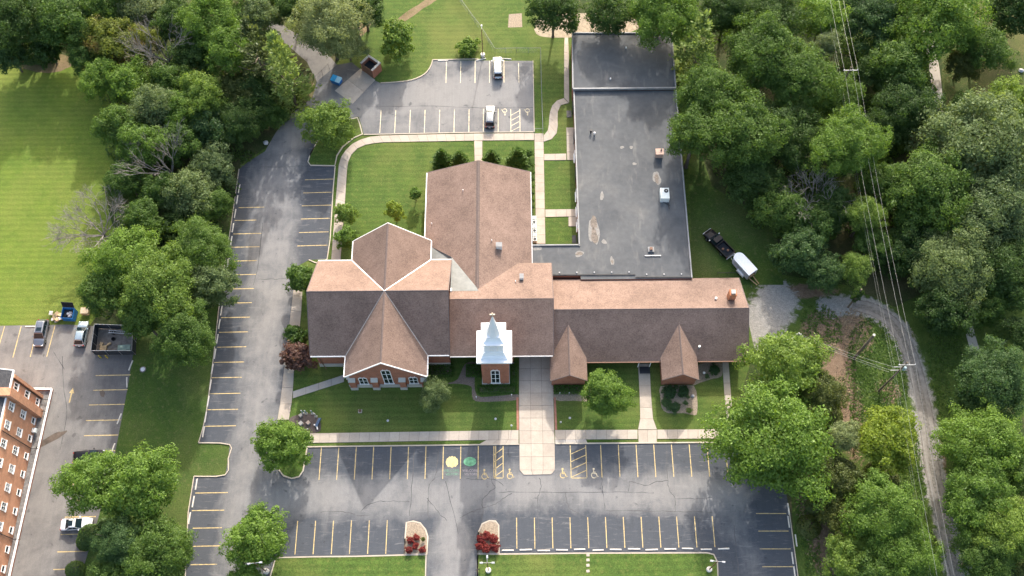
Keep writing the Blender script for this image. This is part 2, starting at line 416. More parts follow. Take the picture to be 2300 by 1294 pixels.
Z_LAWN, Z_ASPH, Z_MARK = .004, .010, .016
lawn = sheet('church_lawn', GP([(540, 370), (600, 330), (690, 225), (770, 120), (840, 20), (860, -80), (1230, -80), (1290, 60), (1530, 60), (1560, 300), (1600, 420), (1740, 500), (1760, 640), (1720, 700), (1690, 800), (1660, 900), (1640, 1000), (1600, 1002), (690, 1012), (600, 985), (640, 800), (660, 640), (530, 470)]), M_lawn, Z_LAWN)
field = sheet('mown_field', GP([(-160, 90), (120, 120), (225, 160), (260, 280), (270, 360), (235, 430), (260, 540), (215, 600), (225, 700), (200, 733), (-160, 738)]), M_field, Z_LAWN)
verge = sheet('grass_verge', GP([(310, 738), (480, 690), (530, 420), (545, 380), (537, 380), (520, 500), (497, 650), (480, 800), (463, 930), (446, 995), (516, 999), (513, 1030), (506, 1067), (436, 1070), (423, 1151), (412, 1400), (150, 1400), (182, 1294), (240, 1100), (262, 1000), (285, 880), (300, 790)]), M_verge, Z_LAWN)
meadow = sheet('meadow', GP([(2110, -80), (2120, 320), (2180, 260), (2420, 330), (2450, -80)]), M_meadow, Z_LAWN)
def roadside_mat():
    mt, nt, bs, out = new_mat('roadside grass, dry brush and gravel'); p = pos(nt)
    mid = noise(nt, .5, 5, .65, p); fine = noise(nt, 5, 4, .75, p); edge = noise(nt, .9, 6, .72, p, .6)
    c = mixc(nt, ramp(nt, mid, [(.3, 0.0), (.7, 1.0)]), (.040, .072, .016), (.080, .115, .028))
    def layer(c, name, lo, hi):
        at = N(nt, 'ShaderNodeAttribute'); at.attribute_name = name
        f = math_(nt, 'ADD', at.outputs['Fac'], math_(nt, 'MULTIPLY', math_(nt, 'SUBTRACT', edge, .5), 1.5))
        cc = mixc(nt, ramp(nt, noise(nt, 1.7, 6, .75, p), [(.3, 0.0), (.7, 1.0)]), lo, hi)
        return mixc(nt, ramp(nt, f, [(.38, 0.0), (.62, 1.0)]), c, cc)
    c = layer(c, 'dry', (.120, .082, .056), (.230, .165, .115)); c = layer(c, 'gravel', (.20, .195, .18), (.33, .315, .29))
    c = mixc(nt, 1.0, c, ramp(nt, fine, [(.28, .62), (.72, 1.35)]), 'MULTIPLY')
    L(nt, c, bs.inputs['Base Color']); bs.inputs['Roughness'].default_value = .95; bs.inputs['Specular IOR Level'].default_value = .1
    bump(nt, bs, math_(nt, 'ADD', fine, mid), .6, .12)
    return mt
ROAD_PX = [(1760, 735), (1800, 705), (1860, 690), (1915, 685), (1965, 698), (2012, 735), (2045, 800), (2068, 880), (2083, 960), (2092, 1040), (2107, 1110), (2130, 1200), (2152, 1294), (2185, 1420)]
DRY_PX = [(1868, 748, 4.6, 3.8), (1908, 920, 2.1, 8), (1922, 750, 2.6, 4.2), (1885, 815, 3.2, 3.0), (1800, 655, 6, 1.3), (1812, 1110, 1.5, 5), (1860, 1235, 2.4, 4), (1994, 880, 1.9, 1.9), (2042, 775, 1.2, 3), (2110, 1010, .8, 4)]
_road = smooth_line(GP(ROAD_PX[2:]), 4); _dry = [(G(u, v), rx, ry) for u, v, rx, ry in DRY_PX]; _yard = [G(1730, 700), G(1712, 740), G(1745, 675)]
def dry_fn(x, y): return max(max(0.0, 1.25-.75*math.hypot((x-c.x)/rx, (y-c.y)/ry)) for c, rx, ry in _dry)
def gravel_fn(x, y):
    d = min((Vector((x, y, 0))-q).length for q in _road); k = max(0.0, 1.3-.5*d/1.15)
    return max([k]+[max(0.0, 1.25-.75*(Vector((x, y, 0))-q).length/3.6) for q in _yard])
def add_attr(o, name, fn):
    a_ = o.data.attributes.new(name, 'FLOAT', 'POINT'); a_.data.foreach_set('value', [fn(v.co.x, v.co.y) for v in o.data.vertices])
meadow2 = sheet('roadside_grass', GP([(1676, 700), (1676, 640), (1740, 615), (1900, 640), (2010, 690), (2110, 640), (2300, 640), (2460, 900), (2200, 960), (2150, 1000), (2200, 1300), (2215, 1420), (1796, 1420), (1776, 1100), (1720, 900)]), roadside_mat(), .0055, grid=1.0)
add_attr(meadow2, 'dry', dry_fn); add_attr(meadow2, 'gravel', gravel_fn)
east_strip = sheet('east_grass', GP([(1548, 300), (1600, 420), (1740, 500), (1760, 640), (1554, 640)]), M_verge, .007)

# ---- church car park
WEAR = [([(600, 150), (690, 240), (640, 320), (622, 400), (617, 480), (612, 560), (605, 680), (598, 800), (588, 930), (568, 1050), (548, 1180), (530, 1380)], 3.6, .85),
        ([(545, 1130), (700, 1112), (900, 1118), (1010, 1105), (1120, 1092), (1300, 1098), (1500, 1105), (1640, 1112)], 3.0, .92),
        ([(1018, 1120), (1016, 1230), (1010, 1390)], 2.6, .9), ([(1660, 1120), (1690, 1390)], 2.2, .30),
        ([(690, 260), (780, 230), (860, 225), (960, 215), (1180, 212)], 4.6, 1.1), ([(850, 245), (1190, 262)], 6, .8), ([(1000, 160), (1180, 160)], 5, .75)]
WEARW = [([G(u, v).to_2d() for u, v in l], w, s) for l, w, s in WEAR]
def wear_fn(x, y):
    p = Vector((x, y)); best = 0.0
    for l, w, s in WEARW:
        for a, b in zip(l, l[1:]):
            ab = b-a; t = max(0, min(1, (p-a).dot(ab)/ab.length_squared)); d = (p-(a+ab*t)).length
            k = max(0.0, 1-(d/(w*1.5))**2)*s
            if k > best: best = k
    return best
LOT = [(595, 340), (560, 362), (537, 380), (520, 500), (497, 650), (480, 800), (463, 930), (446, 995), (516, 999), (513, 1030), (506, 1067), (436, 1070), (423, 1151), (412, 1400), (1812, 1400), (1792, 1294), (1771, 1138), (1758, 1060), (1745, 990), (1246, 997), (1166, 998), (690, 1004), (622, 945), (630, 903), (639, 821), (651, 719), (657, 674), (664, 600), (694, 584), (735, 582), (748, 430), (753, 374), (697, 373), (691, 365), (696, 348), (706, 328), (718, 303), (745, 283), (776, 268), (805, 262), (812, 282), (817, 303), (1066, 298), (1200, 298), (1197, 137), (972, 135), (966, 152), (952, 168), (925, 180), (890, 185), (855, 187), (840, 180), (790, 140), (757, 146), (711, 184), (702, 220), (675, 239), (647, 263), (620, 297)]
lot = sheet('church_car_park', GP(LOT), M_asphalt, Z_ASPH, grid=1.6, wear=wear_fn)
drive = sheet('rear_driveway', GP([(711, 184), (757, 146), (735, 120), (700, 92), (655, 70), (600, 32), (575, 36), (590, 58), (650, 105), (690, 140)]), M_asphalt2, .008, grid=1.6, wear=lambda x, y: .5)
nlot = sheet('neighbour_car_park', GP([(-160, 735), (150, 729), (215, 733), (312, 742), (300, 790), (285, 880), (262, 1000), (240, 1100), (182, 1294), (150, 1400), (-220, 1400)]), M_asphalt2, Z_ASPH, grid=2.0, wear=lambda x, y: .65-.5*max(0, 1-abs(x+64)/6))

def px_line(name, a, b, w, mat, parent, z=Z_MARK):
    p = G(*a); q = G(*b); d = q-p; o = obj(name, LINE_ME, parent, mat=mat)
    o.location = ((p.x+q.x)/2, (p.y+q.y)/2, z); o.rotation_euler = (0, 0, math.atan2(d.y, d.x)); o.scale = (d.length, w, 1)
    return o
LINE_ME = MB().add([(-.5, -.5, 0), (.5, -.5, 0), (.5, .5, 0), (-.5, .5, 0)], [(0, 1, 2, 3)]).mesh('parking_line', M_yellow)
# stall lines, world-aligned rows measured from the painted bays
def row(x0, n, pitch, y0, y1, mat, parent, w=.13):
    for i in range(n):
        x = x0+i*pitch; o = obj('parking_line', LINE_ME, parent, mat=mat); o.location = (x, (y0+y1)/2, Z_MARK); o.rotation_euler = (0, 0, math.pi/2); o.scale = (abs(y1-y0), w, 1)
row(-30.65, 11, 2.754, 43.5, 38.27, M_yellow, lot)
row(-33.43, 6, 2.744, 31.93, 26.9, M_yellow, lot)
row(13.46, 7, 2.795, 43.5, 38.3, M_yellow, lot)
row(33.1, 1, 2.795, 40.9, 38.3, M_yellow, lot)
row(.1, 12, 2.722, 32.15, 27.5, M_yellow, lot)
row(-24.33, 7, 2.714, 107.4, 102.4, M_white_line, lot)
row(-12.46, 5, 2.722, 118.5, 113.4, M_white_line, lot)
row(1.2, 1, 2.72, 117.9, 113.4, M_white_line, lot)
for a, b in [((1086, 244.5), (1085.5, 295.5)), ((1119, 244.5), (1119, 295.5))]: px_line('parking_line', a, b, .13, M_white_line, lot)
for l, r_, y in [(536, 594, 466), (527, 576, 495), (524, 587, 525), (520, 583, 555), (520, 577, 586), (515, 575, 617), (510, 571, 648.7), (506, 566, 680.5), (496.5, 561.6, 713), (491.8, 557.4, 746), (487.3, 553, 779.5), (481, 548.5, 813.6), (476, 543, 848), (471.5, 540, 884), (466, 535, 920), (461, 530, 957), (438.7, 511.7, 1107), (430.8, 503.8, 1146.5), (433, 498.6, 1186), (431, 494, 1226.7), (428, 488, 1268)]:
    px_line('parking_line', (l, y+.6), (r_, y-.6), .13, M_yellow, lot)
for l, r_, y in [(684.8, 748.6, 403.5), (681, 745, 433), (678, 744, 462), (675.6, 740.7, 491.5), (671.6, 738, 522), (668, 736, 552)]:
    px_line('parking_line', (l, y+.6), (r_, y-1.2), .12, M_yellow, lot)
for l, r_, y in [(1698, 1765.7, 1153.6), (1703, 1771, 1193), (1706.6, 1776, 1233), (1712, 1781.4, 1273)]:
    px_line('parking_line', (l, y), (r_, y), .12, M_yellow, lot)
for l, r_, y in [(215, 293.7, 843), (209, 287, 876), (200, 280, 909), (193, 272, 944), (188.6, 265, 978), (178.6, 258.8, 1013), (171, 250, 1050), (163, 241, 1087), (155, 224, 1124), (146, 215, 1161), (136.6, 205, 1200), (128.7, 196, 1239), (119.5, 186, 1278.5)]:
    px_line('parking_line', (l, y+.8), (r_, y-.8), .14, M_yellow, nlot)
for a, b in [((10.5, 733), (-6, 790)), ((48, 732), (29, 803)), ((84, 738), (68, 801.5)), ((123.5, 732), (105, 801.5))]:
    px_line('parking_line', a, b, .14, M_yellow, nlot)

# accessible bays: hatched aisles and wheelchair symbols
def hatch(x0, x1, y0, y1, mat, name='hatched_aisle'):
    b = MB(); w = .13
    def bar(p, q, ww=w):
        d = Vector(q)-Vector(p); d.normalize(); n = Vector((-d.y, d.x))*ww/2
        b.add([(p[0]-n.x, p[1]-n.y, Z_MARK), (q[0]-n.x, q[1]-n.y, Z_MARK), (q[0]+n.x, q[1]+n.y, Z_MARK), (p[0]+n.x, p[1]+n.y, Z_MARK)], [(0, 1, 2, 3)])
    bar((x0, y0), (x0, y1)); bar((x1, y0), (x1, y1)); bar((x0+w*.5, y0-w/2), (x1-w*.5, y0-w/2)) ; n = 4; st = (y1-y0)/(n+.25)
    for i in range(n):
        ya = y0+st*i+.1; bar((x0+w/2, ya), (x1-w/2, min(ya+st*.85, y1)), .11)
    b.build(name, mat, lot)
pA, pB = G(1109.3, 1073), G(1130, 1002); hatch(pA.x, pB.x, pA.y, pB.y, M_yellow)
pA, pB = G(1283, 1073), G(1315.5, 1000); hatch(pA.x, pB.x, pA.y, pB.y, M_yellow)
pA, pB = G(1147.5, 296), G(1167.5, 245); hatch(pA.x, pB.x, pA.y, pB.y, M_white_line)
def wheelchair(u, v, s, mat, flip=False):
    b = MB()
    def bar(p, q, w):
        p = Vector(p); q = Vector(q); d = (q-p).normalized(); n = Vector((-d.y, d.x))*w/2
        b.add([(*(p-n), 0), (*(q-n), 0), (*(q+n), 0), (*(p+n), 0)], [(0, 1, 2, 3)])
    k = 14; b.add([(.16*math.cos(2*math.pi*i/k)-.05, .82+.16*math.sin(2*math.pi*i/k), 0) for i in range(k)], [tuple(range(k))])
    bar((-.08, .62), (-.03, .08), .17); bar((-.03, .33), (.3, .33), .12); bar((-.03, .1), (.36, .1), .14); bar((.34, .14), (.52, -.42), .14); bar((.46, -.38), (.72, -.30), .12)
    pts = [(.42*math.cos(t)-.02, -.14+.42*math.sin(t)) for t in [math.radians(a) for a in range(115, 346, 21)]]
    for p, q in zip(pts, pts[1:]): bar(p, q, .13)
    o = b.build('wheelchair_symbol', mat, lot); p = G(u, v); o.location = (p.x, p.y, Z_MARK); o.scale = (s, s*1.05, 1)
    if flip: o.rotation_euler = (0, 0, math.pi)
for u, v in [(1088.5, 1068), (1145.5, 1067), (1264.5, 1065.5)]: wheelchair(u, v, .98, M_yellow)
wheelchair(1334.5, 1065.5, .98, M_white_line)
for u, v in [(1133.5, 250), (1184.5, 250)]: wheelchair(u, v, .9, M_white_line, True)

# painted visitor bays
def lettering(text, u, v, size, mat, name):
    cu = bpy.data.curves.new(name, 'FONT'); cu.body = text; cu.align_x = 'CENTER'; cu.align_y = 'CENTER'; cu.size = size; cu.resolution_u = 2; cu.offset = -.004
    o = bpy.data.objects.new(name, cu); COL.objects.link(o); dg = bpy.context.evaluated_depsgraph_get()
    me = bpy.data.meshes.new_from_object(o.evaluated_get(dg)); bpy.data.objects.remove(o); me.materials.clear(); me.materials.append(mat)
    o = obj(name, me, lot); p = G(u, v); o.location = (p.x, p.y, Z_MARK); o.scale = (1.0, 1.15, 1)
for u, mt in ((1013.5, M_green_paint), (1055.5, M_pale_paint)):
    lettering('WELCOME', u+.5, 1057.5, .5, mt, 'lettering'); lettering('VISITORS', u+2, 1065.5, .5, mt, 'lettering')
pc = G(1015.3, 1038); k = 60
pts = [(pc.x+(.93+.07*abs(math.sin(9*t/2*1.0))*(1 if i % 2 else .6))*1.0*math.cos(t), pc.y+(.93+.07*math.sin(13*t))*1.0*math.sin(t)) for i, t in enumerate([2*math.pi*i/k for i in range(k)])]
pts = [(x, max(y, pc.y-.82+.12*math.sin(x*9))) for x, y in pts]
sheet('painted_bloom', pts, M_cream_paint, Z_MARK, lot)
pc = G(1055.5, 1037)
pts = [(pc.x+1.0*math.copysign(abs(math.cos(t))**1.15, math.cos(t)), pc.y+.74*math.copysign(abs(math.sin(t))**.9, math.sin(t))) for t in [2*math.pi*i/40 for i in range(40)]]
sheet('painted_leaf', pts, M_green_paint, Z_MARK, lot)
sheet('painted_leaf_vein', [(pc.x-.05, pc.y-.68), (pc.x+.05, pc.y-.68), (pc.x+.02, pc.y+.3), (pc.x-.02, pc.y+.3)], plain('dark green pavement paint', (.05, .2, .11), .75), Z_MARK+.004, lot)
# yellow lane arrow on the neighbour's car park
p = G(160, 887); b = MB().add([(-.11, -1.3, 0), (.11, -1.3, 0), (.11, .3, 0), (-.11, .3, 0), (-.42, .3, 0), (.42, .3, 0), (0, 1.2, 0)], [(0, 1, 2, 3), (4, 5, 6)])
b.build('lane_arrow', M_yellow, nlot, loc=(p.x, p.y, Z_MARK), rz=-.06)

# sealed cracks and seams
CRACKS = [[(1103, 1068), (1107, 1085), (1111, 1095), (1097, 1108), (1083, 1125), (1085, 1150), (1082, 1168)], [(1032, 1164), (1060, 1150), (1085, 1141), (1110, 1134), (1130, 1120), (1150, 1108)],
          [(811, 1147), (830, 1132), (855, 1126), (890, 1126), (920, 1127)], [(720, 1150), (770, 1150), (800, 1157), (830, 1158)], [(931, 1008), (926, 1080), (920, 1160)], [(985, 1010), (978, 1070), (964, 1090), (962, 1150), (964, 1170)],
          [(1120, 1105), (1200, 1106), (1300, 1106), (1385, 1106), (1470, 1107)], [(1212, 1072), (1215, 1095), (1208, 1120), (1208, 1150), (1211, 1210)], [(1350, 1000), (1352, 1080), (1355, 1110), (1360, 1148)],
          [(1497, 1000), (1500, 1080), (1505, 1105), (1517, 1120), (1516, 1150)], [(1414, 1082), (1430, 1085), (1452, 1090), (1475, 1082), (1500, 1080)], [(1360, 1148), (1440, 1148), (1520, 1149), (1600, 1150)],
          [(1270, 1108), (1272, 1120), (1280, 1142), (1300, 1152)], [(1414, 1082), (1412, 1104)], [(1517, 1120), (1560, 1120), (1600, 1118)], [(1046, 1075), (1075, 1077), (1105, 1076), (1130, 1090)], [(1648, 1180), (1655, 1250), (1660, 1320)],
          [(590, 500), (582, 580), (570, 640)], [(580, 627), (610, 627), (655, 626)], [(540, 373), (620, 376), (690, 372)], [(826, 240), (950, 238), (1080, 242), (1198, 241)], [(1000, 1080), (1030, 1200)], [(960, 1120), (985, 1150), (1003, 1170)]]
for c in CRACKS:
    ln = smooth_line(GP(c), 5)
    ln = [p+Vector((rnd.uniform(-.09, .09), rnd.uniform(-.09, .09), 0)) for p in ln]
    strip('crack_sealer', ln, .085, M_crack, Z_ASPH+.004, lot, jitter=.6)
for c in [[(140, 800), (143, 870), (150, 930), (135, 1010)], [(120, 790), (145, 830)]]:
    strip('crack_sealer', smooth_line(GP(c), 6), .09, M_crack, Z_ASPH+.004, nlot, jitter=.6)
def blotch(name, u, v, rx, ry, mat, parent, z, seed=1, n=22, rz=0.0, zz=0.0):
    r = random.Random(seed); p = G(u, v, zz); ph = [r.uniform(0, 6.28) for _ in range(4)]
    pts = []
    for i in range(n):
        t = 2*math.pi*i/n; k_ = 1+.13*math.sin(2*t+ph[0])+.1*math.sin(3*t+ph[1])+.07*math.sin(5*t+ph[2])+r.uniform(-.04, .04)
        x, y = rx*k_*math.cos(t), ry*k_*math.sin(t); pts.append((p.x+x*math.cos(rz)-y*math.sin(rz), p.y+x*math.sin(rz)+y*math.cos(rz)))
    return sheet(name, pts, mat, z, parent)
blotch('oil_stain', 115, 986, 2.3, .62, M_stain, nlot, Z_MARK, 3, rz=.55)
blotch('oil_stain', 230, 884, .35, .7, M_stain, nlot, Z_MARK, 4, rz=.5)

# ---- planted islands and lower lawns, raised behind kerbs
def raised(name, pts, mat, h=.11, kerb=True, kind='structure'):
    b = MB(); n = len(pts); b.v = [(p[0], p[1], h) for p in pts]+[(p[0], p[1], 0) for p in pts]
    b.f = [tuple(range(n))]+[(i, n+i, n+(i+1) % n, (i+1) % n) for i in range(n)]
    o = b.build(name, mat); o['kind'] = kind
    bm = bmesh.new(); bm.from_mesh(o.data); bmesh.ops.recalc_face_normals(bm, faces=bm.faces); bm.to_mesh(o.data); bm.free()
    if kerb: strip('kerb', list(pts)+[pts[0], pts[1]], .2, M_kerb, 0, o, h=h+.03)
    return o
raised('tree_island', GP([(622, 1040), (627, 1056), (637, 1069), (655, 1075), (672, 1071), (681, 1058), (685, 1035), (690, 1007), (655, 985), (632, 960), (622, 980)]), M_lawn)
raised('driveway_island', GP([(706, 331), (696, 350), (692, 364), (698, 372), (752, 373), (757, 350), (770, 330), (795, 310), (814, 302), (809, 282), (803, 265), (776, 271), (745, 286), (720, 305)]), M_lawn)
raised('lower_lawn', GP([(598, 1410), (606, 1300), (620, 1253), (700, 1251), (800, 1250), (906, 1247), (957, 1247), (953, 1410)]), M_lawn)
raised('lower_lawn', GP([(1072, 1410), (1073, 1246), (1122, 1245), (1300, 1243), (1588, 1242), (1603, 1246), (1611, 1262), (1617, 1410)]), M_lawn)
raised('planting_bed', GP([(909, 1245), (910, 1210), (913, 1174), (928, 1171), (944, 1175), (956, 1190), (961, 1206), (959, 1245)]), M_rubble, .14)
raised('planting_bed', GP([(1073, 1244), (1075, 1195), (1083, 1177), (1099, 1170), (1113, 1171), (1120, 1180), (1121, 1243)]), M_rubble, .14)

# ---- pavements: bases with separate slabs
SLAB_MB = MB().box(-.5, .5, -.5, .5, 0, .08); SLAB_ME = SLAB_MB.mesh('slab', M_conc)
def paving(name, u0v0, rows_, mat=M_conc):
    o = empty(name); o['kind'] = 'structure'; return o
def slab_quad(parent, q, mat=M_conc, gap=.018, h=.085, z0=0.0):
    c = sum((Vector(p) for p in q), Vector())/4
    qq = [Vector(p)+(c-Vector(p)).normalized()*gap*1.4 for p in q]
    MB().frustum([(p.x, p.y, z0) for p in qq], [(p.x, p.y, z0+h) for p in qq]).build('slab', mat, parent)
def walk(name, left, right, length=1.6, mat=M_conc, smooth=0, cols=1, h=.085):
    """pavement between two edge lines (photo points); cut into concrete slabs on a darker joint bed"""
    lp = GP(left); rp = GP(right)
    if smooth: lp = smooth_line(lp, smooth); rp = smooth_line(rp, smooth)
    def resample(P, n):
        d = [0]
        for a, b_ in zip(P, P[1:]): d.append(d[-1]+(b_-a).length)
        out = []
        for i in range(n+1):
            t = d[-1]*i/n; j = 0
            while j < len(d)-2 and d[j+1] < t: j += 1
            f = (t-d[j])/max(1e-6, d[j+1]-d[j]); out.append(P[j].lerp(P[j+1], f))
        return out
    tot = sum((b_-a).length for a, b_ in zip(lp, lp[1:])); n = max(1, round(tot/length))
    lp = resample(lp, n); rp = resample(rp, n)
    o = sheet(name, lp+rp[::-1], M_joint, .014)
    for i in range(n):
        for j in range(cols):
            f0, f1 = j/cols, (j+1)/cols
            slab_quad(o, [lp[i].lerp(rp[i], f0), lp[i].lerp(rp[i], f1), lp[i+1].lerp(rp[i+1], f1), lp[i+1].lerp(rp[i+1], f0)], mat, h=h, z0=.006)
    return o
walk('front_pavement', [(697, 973.5), (1059, 968), (1165, 966.3)], [(694, 995.5), (1059, 989), (1165, 988)], 1.55)
walk('front_pavement', [(1246.5, 966), (1432, 965.5)], [(1246.5, 988), (1432, 986.5)], 1.7)
walk('front_pavement', [(1476, 965.3), (1660, 964)], [(1476, 986.3), (1660, 985)], 1.7)
walk('front_pavement', [(1433, 966), (1475.5, 965.6)], [(1434, 994.5), (1475, 994)], 1.6)
walk('entrance_plaza', [(1166, 801), (1165.8, 900), (1166.5, 1000), (1167, 1056)], [(1240, 801), (1243, 900), (1246, 1000), (1246.5, 1056)], 2.0, cols=3)
walk('entrance_plaza', [(1167, 1056), (1170, 1063), (1176, 1067)], [(1246.5, 1056), (1244, 1062), (1238, 1066)], 2.0, cols=3)
walk('kerb_ramp', [(1092, 988.8), (1130, 988.3), (1165, 988)], [(1072, 1000.5), (1130, 999.4), (1165, 998.5)], 1.5)
walk('kerb_ramp', [(1246.5, 988), (1290, 987.6), (1316, 987.3)], [(1246.5, 996.8), (1290, 996.4), (1320, 995.9)], 1.5, M_conc_grey)
walk('door_pavement', [(1433, 817), (1437, 900), (1438, 953), (1433, 965)], [(1459, 817), (1463, 900), (1468, 953), (1475.5, 965)], 1.9)
walk('side_pavement', [(1622, 811), (1628, 903), (1634, 964)], [(1636, 811), (1644, 916), (1650, 964)], 2.0)
walk('drive_pavement', [(664, 600), (657, 674), (651, 719), (639, 821), (630, 903), (623, 944)], [(683, 602), (678, 677), (676, 716), (661, 824), (657, 895), (649, 943)], 2.6)
walk('diagonal_pavement', [(658, 879.5), (773, 842)], [(658, 895), (773, 858)], 2.4, M_conc_grey)
walk('curving_pavement', [(744, 583), (753, 467), (759.6, 386), (763.6, 359), (778, 336), (797, 320), (830, 308), (875, 304.5), (1064, 300.5)], [(765, 584), (775.4, 446), (780.6, 372.5), (788.5, 349), (804, 333), (822, 325.5), (846, 321.5), (875, 319.8), (1064, 316.5)], 1.7, smooth=4)
walk('curving_pavement', [(1064, 300.5), (1200, 299.5)], [(1064, 316.5), (1200, 315)], 1.8)
walk('hall_pavement', [(1065, 317), (1066, 366)], [(1083.5, 317), (1083.5, 366)], 1.8)
walk('court_pavement', [(1200.5, 300), (1200.5, 320), (1204, 548)], [(1220.5, 300), (1221, 320), (1225, 548)], 1.7)
walk('court_pavement', [(1222, 346.5), (1272, 345.5)], [(1222, 360.5), (1272, 360)], 1.8)
walk('court_pavement', [(1272, 287), (1273.5, 360)], [(1292, 287), (1294, 360)], 1.9)
walk('court_pavement', [(1224.5, 471), (1297, 470)], [(1225, 488), (1297, 486.5)], 1.8)
walk('court_pavement', [(1276.5, 487), (1277, 509)], [(1298, 487), (1298.5, 509)], 1.8)
walk('winding_pavement', [(1221, 305), (1232, 290), (1233, 268), (1238, 242), (1250, 227), (1266, 221)], [(1221, 319), (1238, 314), (1252, 295), (1252.5, 254), (1259, 237), (1278, 232)], 1.5, smooth=4)
walk('winding_pavement', [(1267, 221), (1267, 116), (1268, 85)], [(1278.5, 231), (1277.5, 116), (1276, 85)], 1.7)
for e in ([(1162.3, 893), (1163, 966)], [(1246, 893), (1249, 966)]):
    strip('brick_border', GP(e), .34, M_pavebrick, 0, h=.09, structure=True)
pad = walk('dumpster_pad', [(752, 204), (810, 154)], [(792, 234), (843, 180)], 3.0, M_pad, cols=1, h=.04)
sheet('playground_sand', smooth_pts(GP([(1200, 55), (1215, 40), (1285, 30), (1400, 35), (1440, 60), (1380, 80), (1290, 84), (1230, 84), (1205, 76)]), 4), M_sand, .010)
sheet('sand_pit', GP([(1143, 32), (1172, 30), (1173, 61), (1141, 62)]), M_rubble, .010)
road_line = smooth_line(GP(ROAD_PX[3:]), 12)
rd_ = strip('gravel_road', road_line, 2.5, M_gravel, .011, jitter=.10, structure=True)
for k_ in (-1, 1):
    ln = []
    for i, q in enumerate(road_line):
        d = road_line[min(i+1, len(road_line)-1)]-road_line[max(i-1, 0)]; d.normalize(); ln.append(q+Vector((-d.y, d.x, 0))*.72*k_)
    strip('wheel_track', ln, .62, M_track, .015, rd_, jitter=.25)
strip('footpath', smooth_line(GP([(2164, 640), (2170, 700), (2182, 760), (2204, 830)]), 4), 1.5, M_conc_grey, .012, structure=True)
strip('footpath', smooth_line(GP([(2080, 60), (2098, 150), (2106, 230), (2108, 300), (2100, 380)]), 4), 1.9, M_conc_grey, .012, structure=True)
strip('dirt_track', smooth_line(GP([(880, 60), (930, 25), (990, -15), (1040, -50)]), 4), 1.5, M_dry, .008, jitter=.25, structure=True)
i_d = 0
for u, v, rx, ry in [(790, 55, 3, 4), (100, 140, 7, 2.0), (690, 210, 1.6, 2.6)]:
    i_d += 1; o = blotch('dry_ground', u, v, rx, ry, M_dry if i_d % 5 else M_mulch, None, .0075+.0001*i_d, 40+i_d)
sheet('mulch_bed', smooth_pts(GP([(651, 940), (668, 932), (700, 929), (716, 940), (721, 958), (716, 970), (690, 973), (655, 952)]), 4), M_mulch, .012)
sheet('mulch_bed', smooth_pts(GP([(1003, 862), (1028, 852), (1044, 818), (1068, 815), (1066, 845), (1071, 888), (1110, 890), (1163, 886), (1163, 898), (1110, 902), (1068, 901), (1060, 885), (1058, 868), (1030, 862)]), 3), plain('bark path', (.175, .14, .115), .95, var=.25, scale=5, bmp=.5), .012)
sheet('mulch_bed', smooth_pts(GP([(1243, 868), (1320, 868), (1325, 900), (1290, 900), (1245, 898)]), 3), M_rubble, .012)
sheet('mulch_bed', smooth_pts(GP([(1483, 868), (1520, 866), (1558, 866), (1566, 895), (1566, 925), (1560, 933), (1535, 928), (1500, 928), (1486, 915), (1483, 890)]), 2), M_rubble, .012)
sheet('mulch_bed', smooth_pts(GP([(1556, 866), (1572, 860), (1600, 851), (1621, 845), (1621, 816), (1572, 816), (1560, 850)]), 2), M_rubble, .0125)

# ---- kerbs along the lots
for ln, wdt in [([(690, 1004), (1166, 998.2)], .2), ([(1248, 996.8), (1600, 994), (1745, 990)], .2), ([(446, 995), (516, 999), (513, 1030), (506, 1067), (436, 1070)], .16), ([(753, 374), (748, 430), (735, 582), (694, 584)], .16),
                ([(817, 303), (1064, 298), (1198, 297)], .16), ([(1200, 297), (1197, 137)], .14), ([(972, 135), (966, 152), (952, 168), (925, 180), (890, 185), (855, 187)], .2), ([(972, 135), (1075, 133)], .16),
                ([(537, 380), (520, 500), (497, 650), (480, 800), (463, 930), (446, 995)], .12), ([(436, 1070), (423, 1151), (412, 1400)], .12), ([(1792, 1294), (1771, 1138)], .12)]:
    o = strip('kerb', smooth_line(GP(ln), 3) if len(ln) > 3 else GP(ln), wdt, M_kerb, .004, h=.13); o['kind'] = 'structure'

# ------------------------------------------------------------------ buildings
def roof_slab(name, pts, parent, mat=None, t=.16):
    return MB().prism([Vector(p) for p in pts], (0, 0, -t)).build(name, mat or M_shingle, parent)
def ridge_cap(p, q, parent, w=.34, mat=None, name='ridge_cap', lift=.03):
    p = Vector(p); q = Vector(q); d = (q-p).normalized(); n = Vector((-d.y, d.x, 0)); n.normalize() if n.length > 0 else None
    b = MB(); up = Vector((0, 0, lift)); dn = Vector((0, 0, -.12))
    b.add([p-n*w/2+dn, p+up, p+n*w/2+dn, q-n*w/2+dn, q+up, q+n*w/2+dn], [(0, 1, 4, 3), (1, 2, 5, 4), (0, 2, 1), (3, 4, 5), (0, 3, 5, 2)])
    return b.build(name, mat or M_ridge, parent)
def bar(name, p, q, w, h, mat, parent):
    """rectangular bar between two points: w across (horizontal), h down from the line"""
    p = Vector(p); q = Vector(q); d = (q-p).normalized(); n = Vector((-d.y, d.x, 0))
    n = n.normalized() if n.length > 1e-4 else Vector((1, 0, 0)); dn = Vector((0, 0, -h))
    return MB().frustum([p-n*w/2+dn, q-n*w/2+dn, q+n*w/2+dn, p+n*w/2+dn], [p-n*w/2, q-n*w/2, q+n*w/2, p+n*w/2]).build(name, mat, parent)
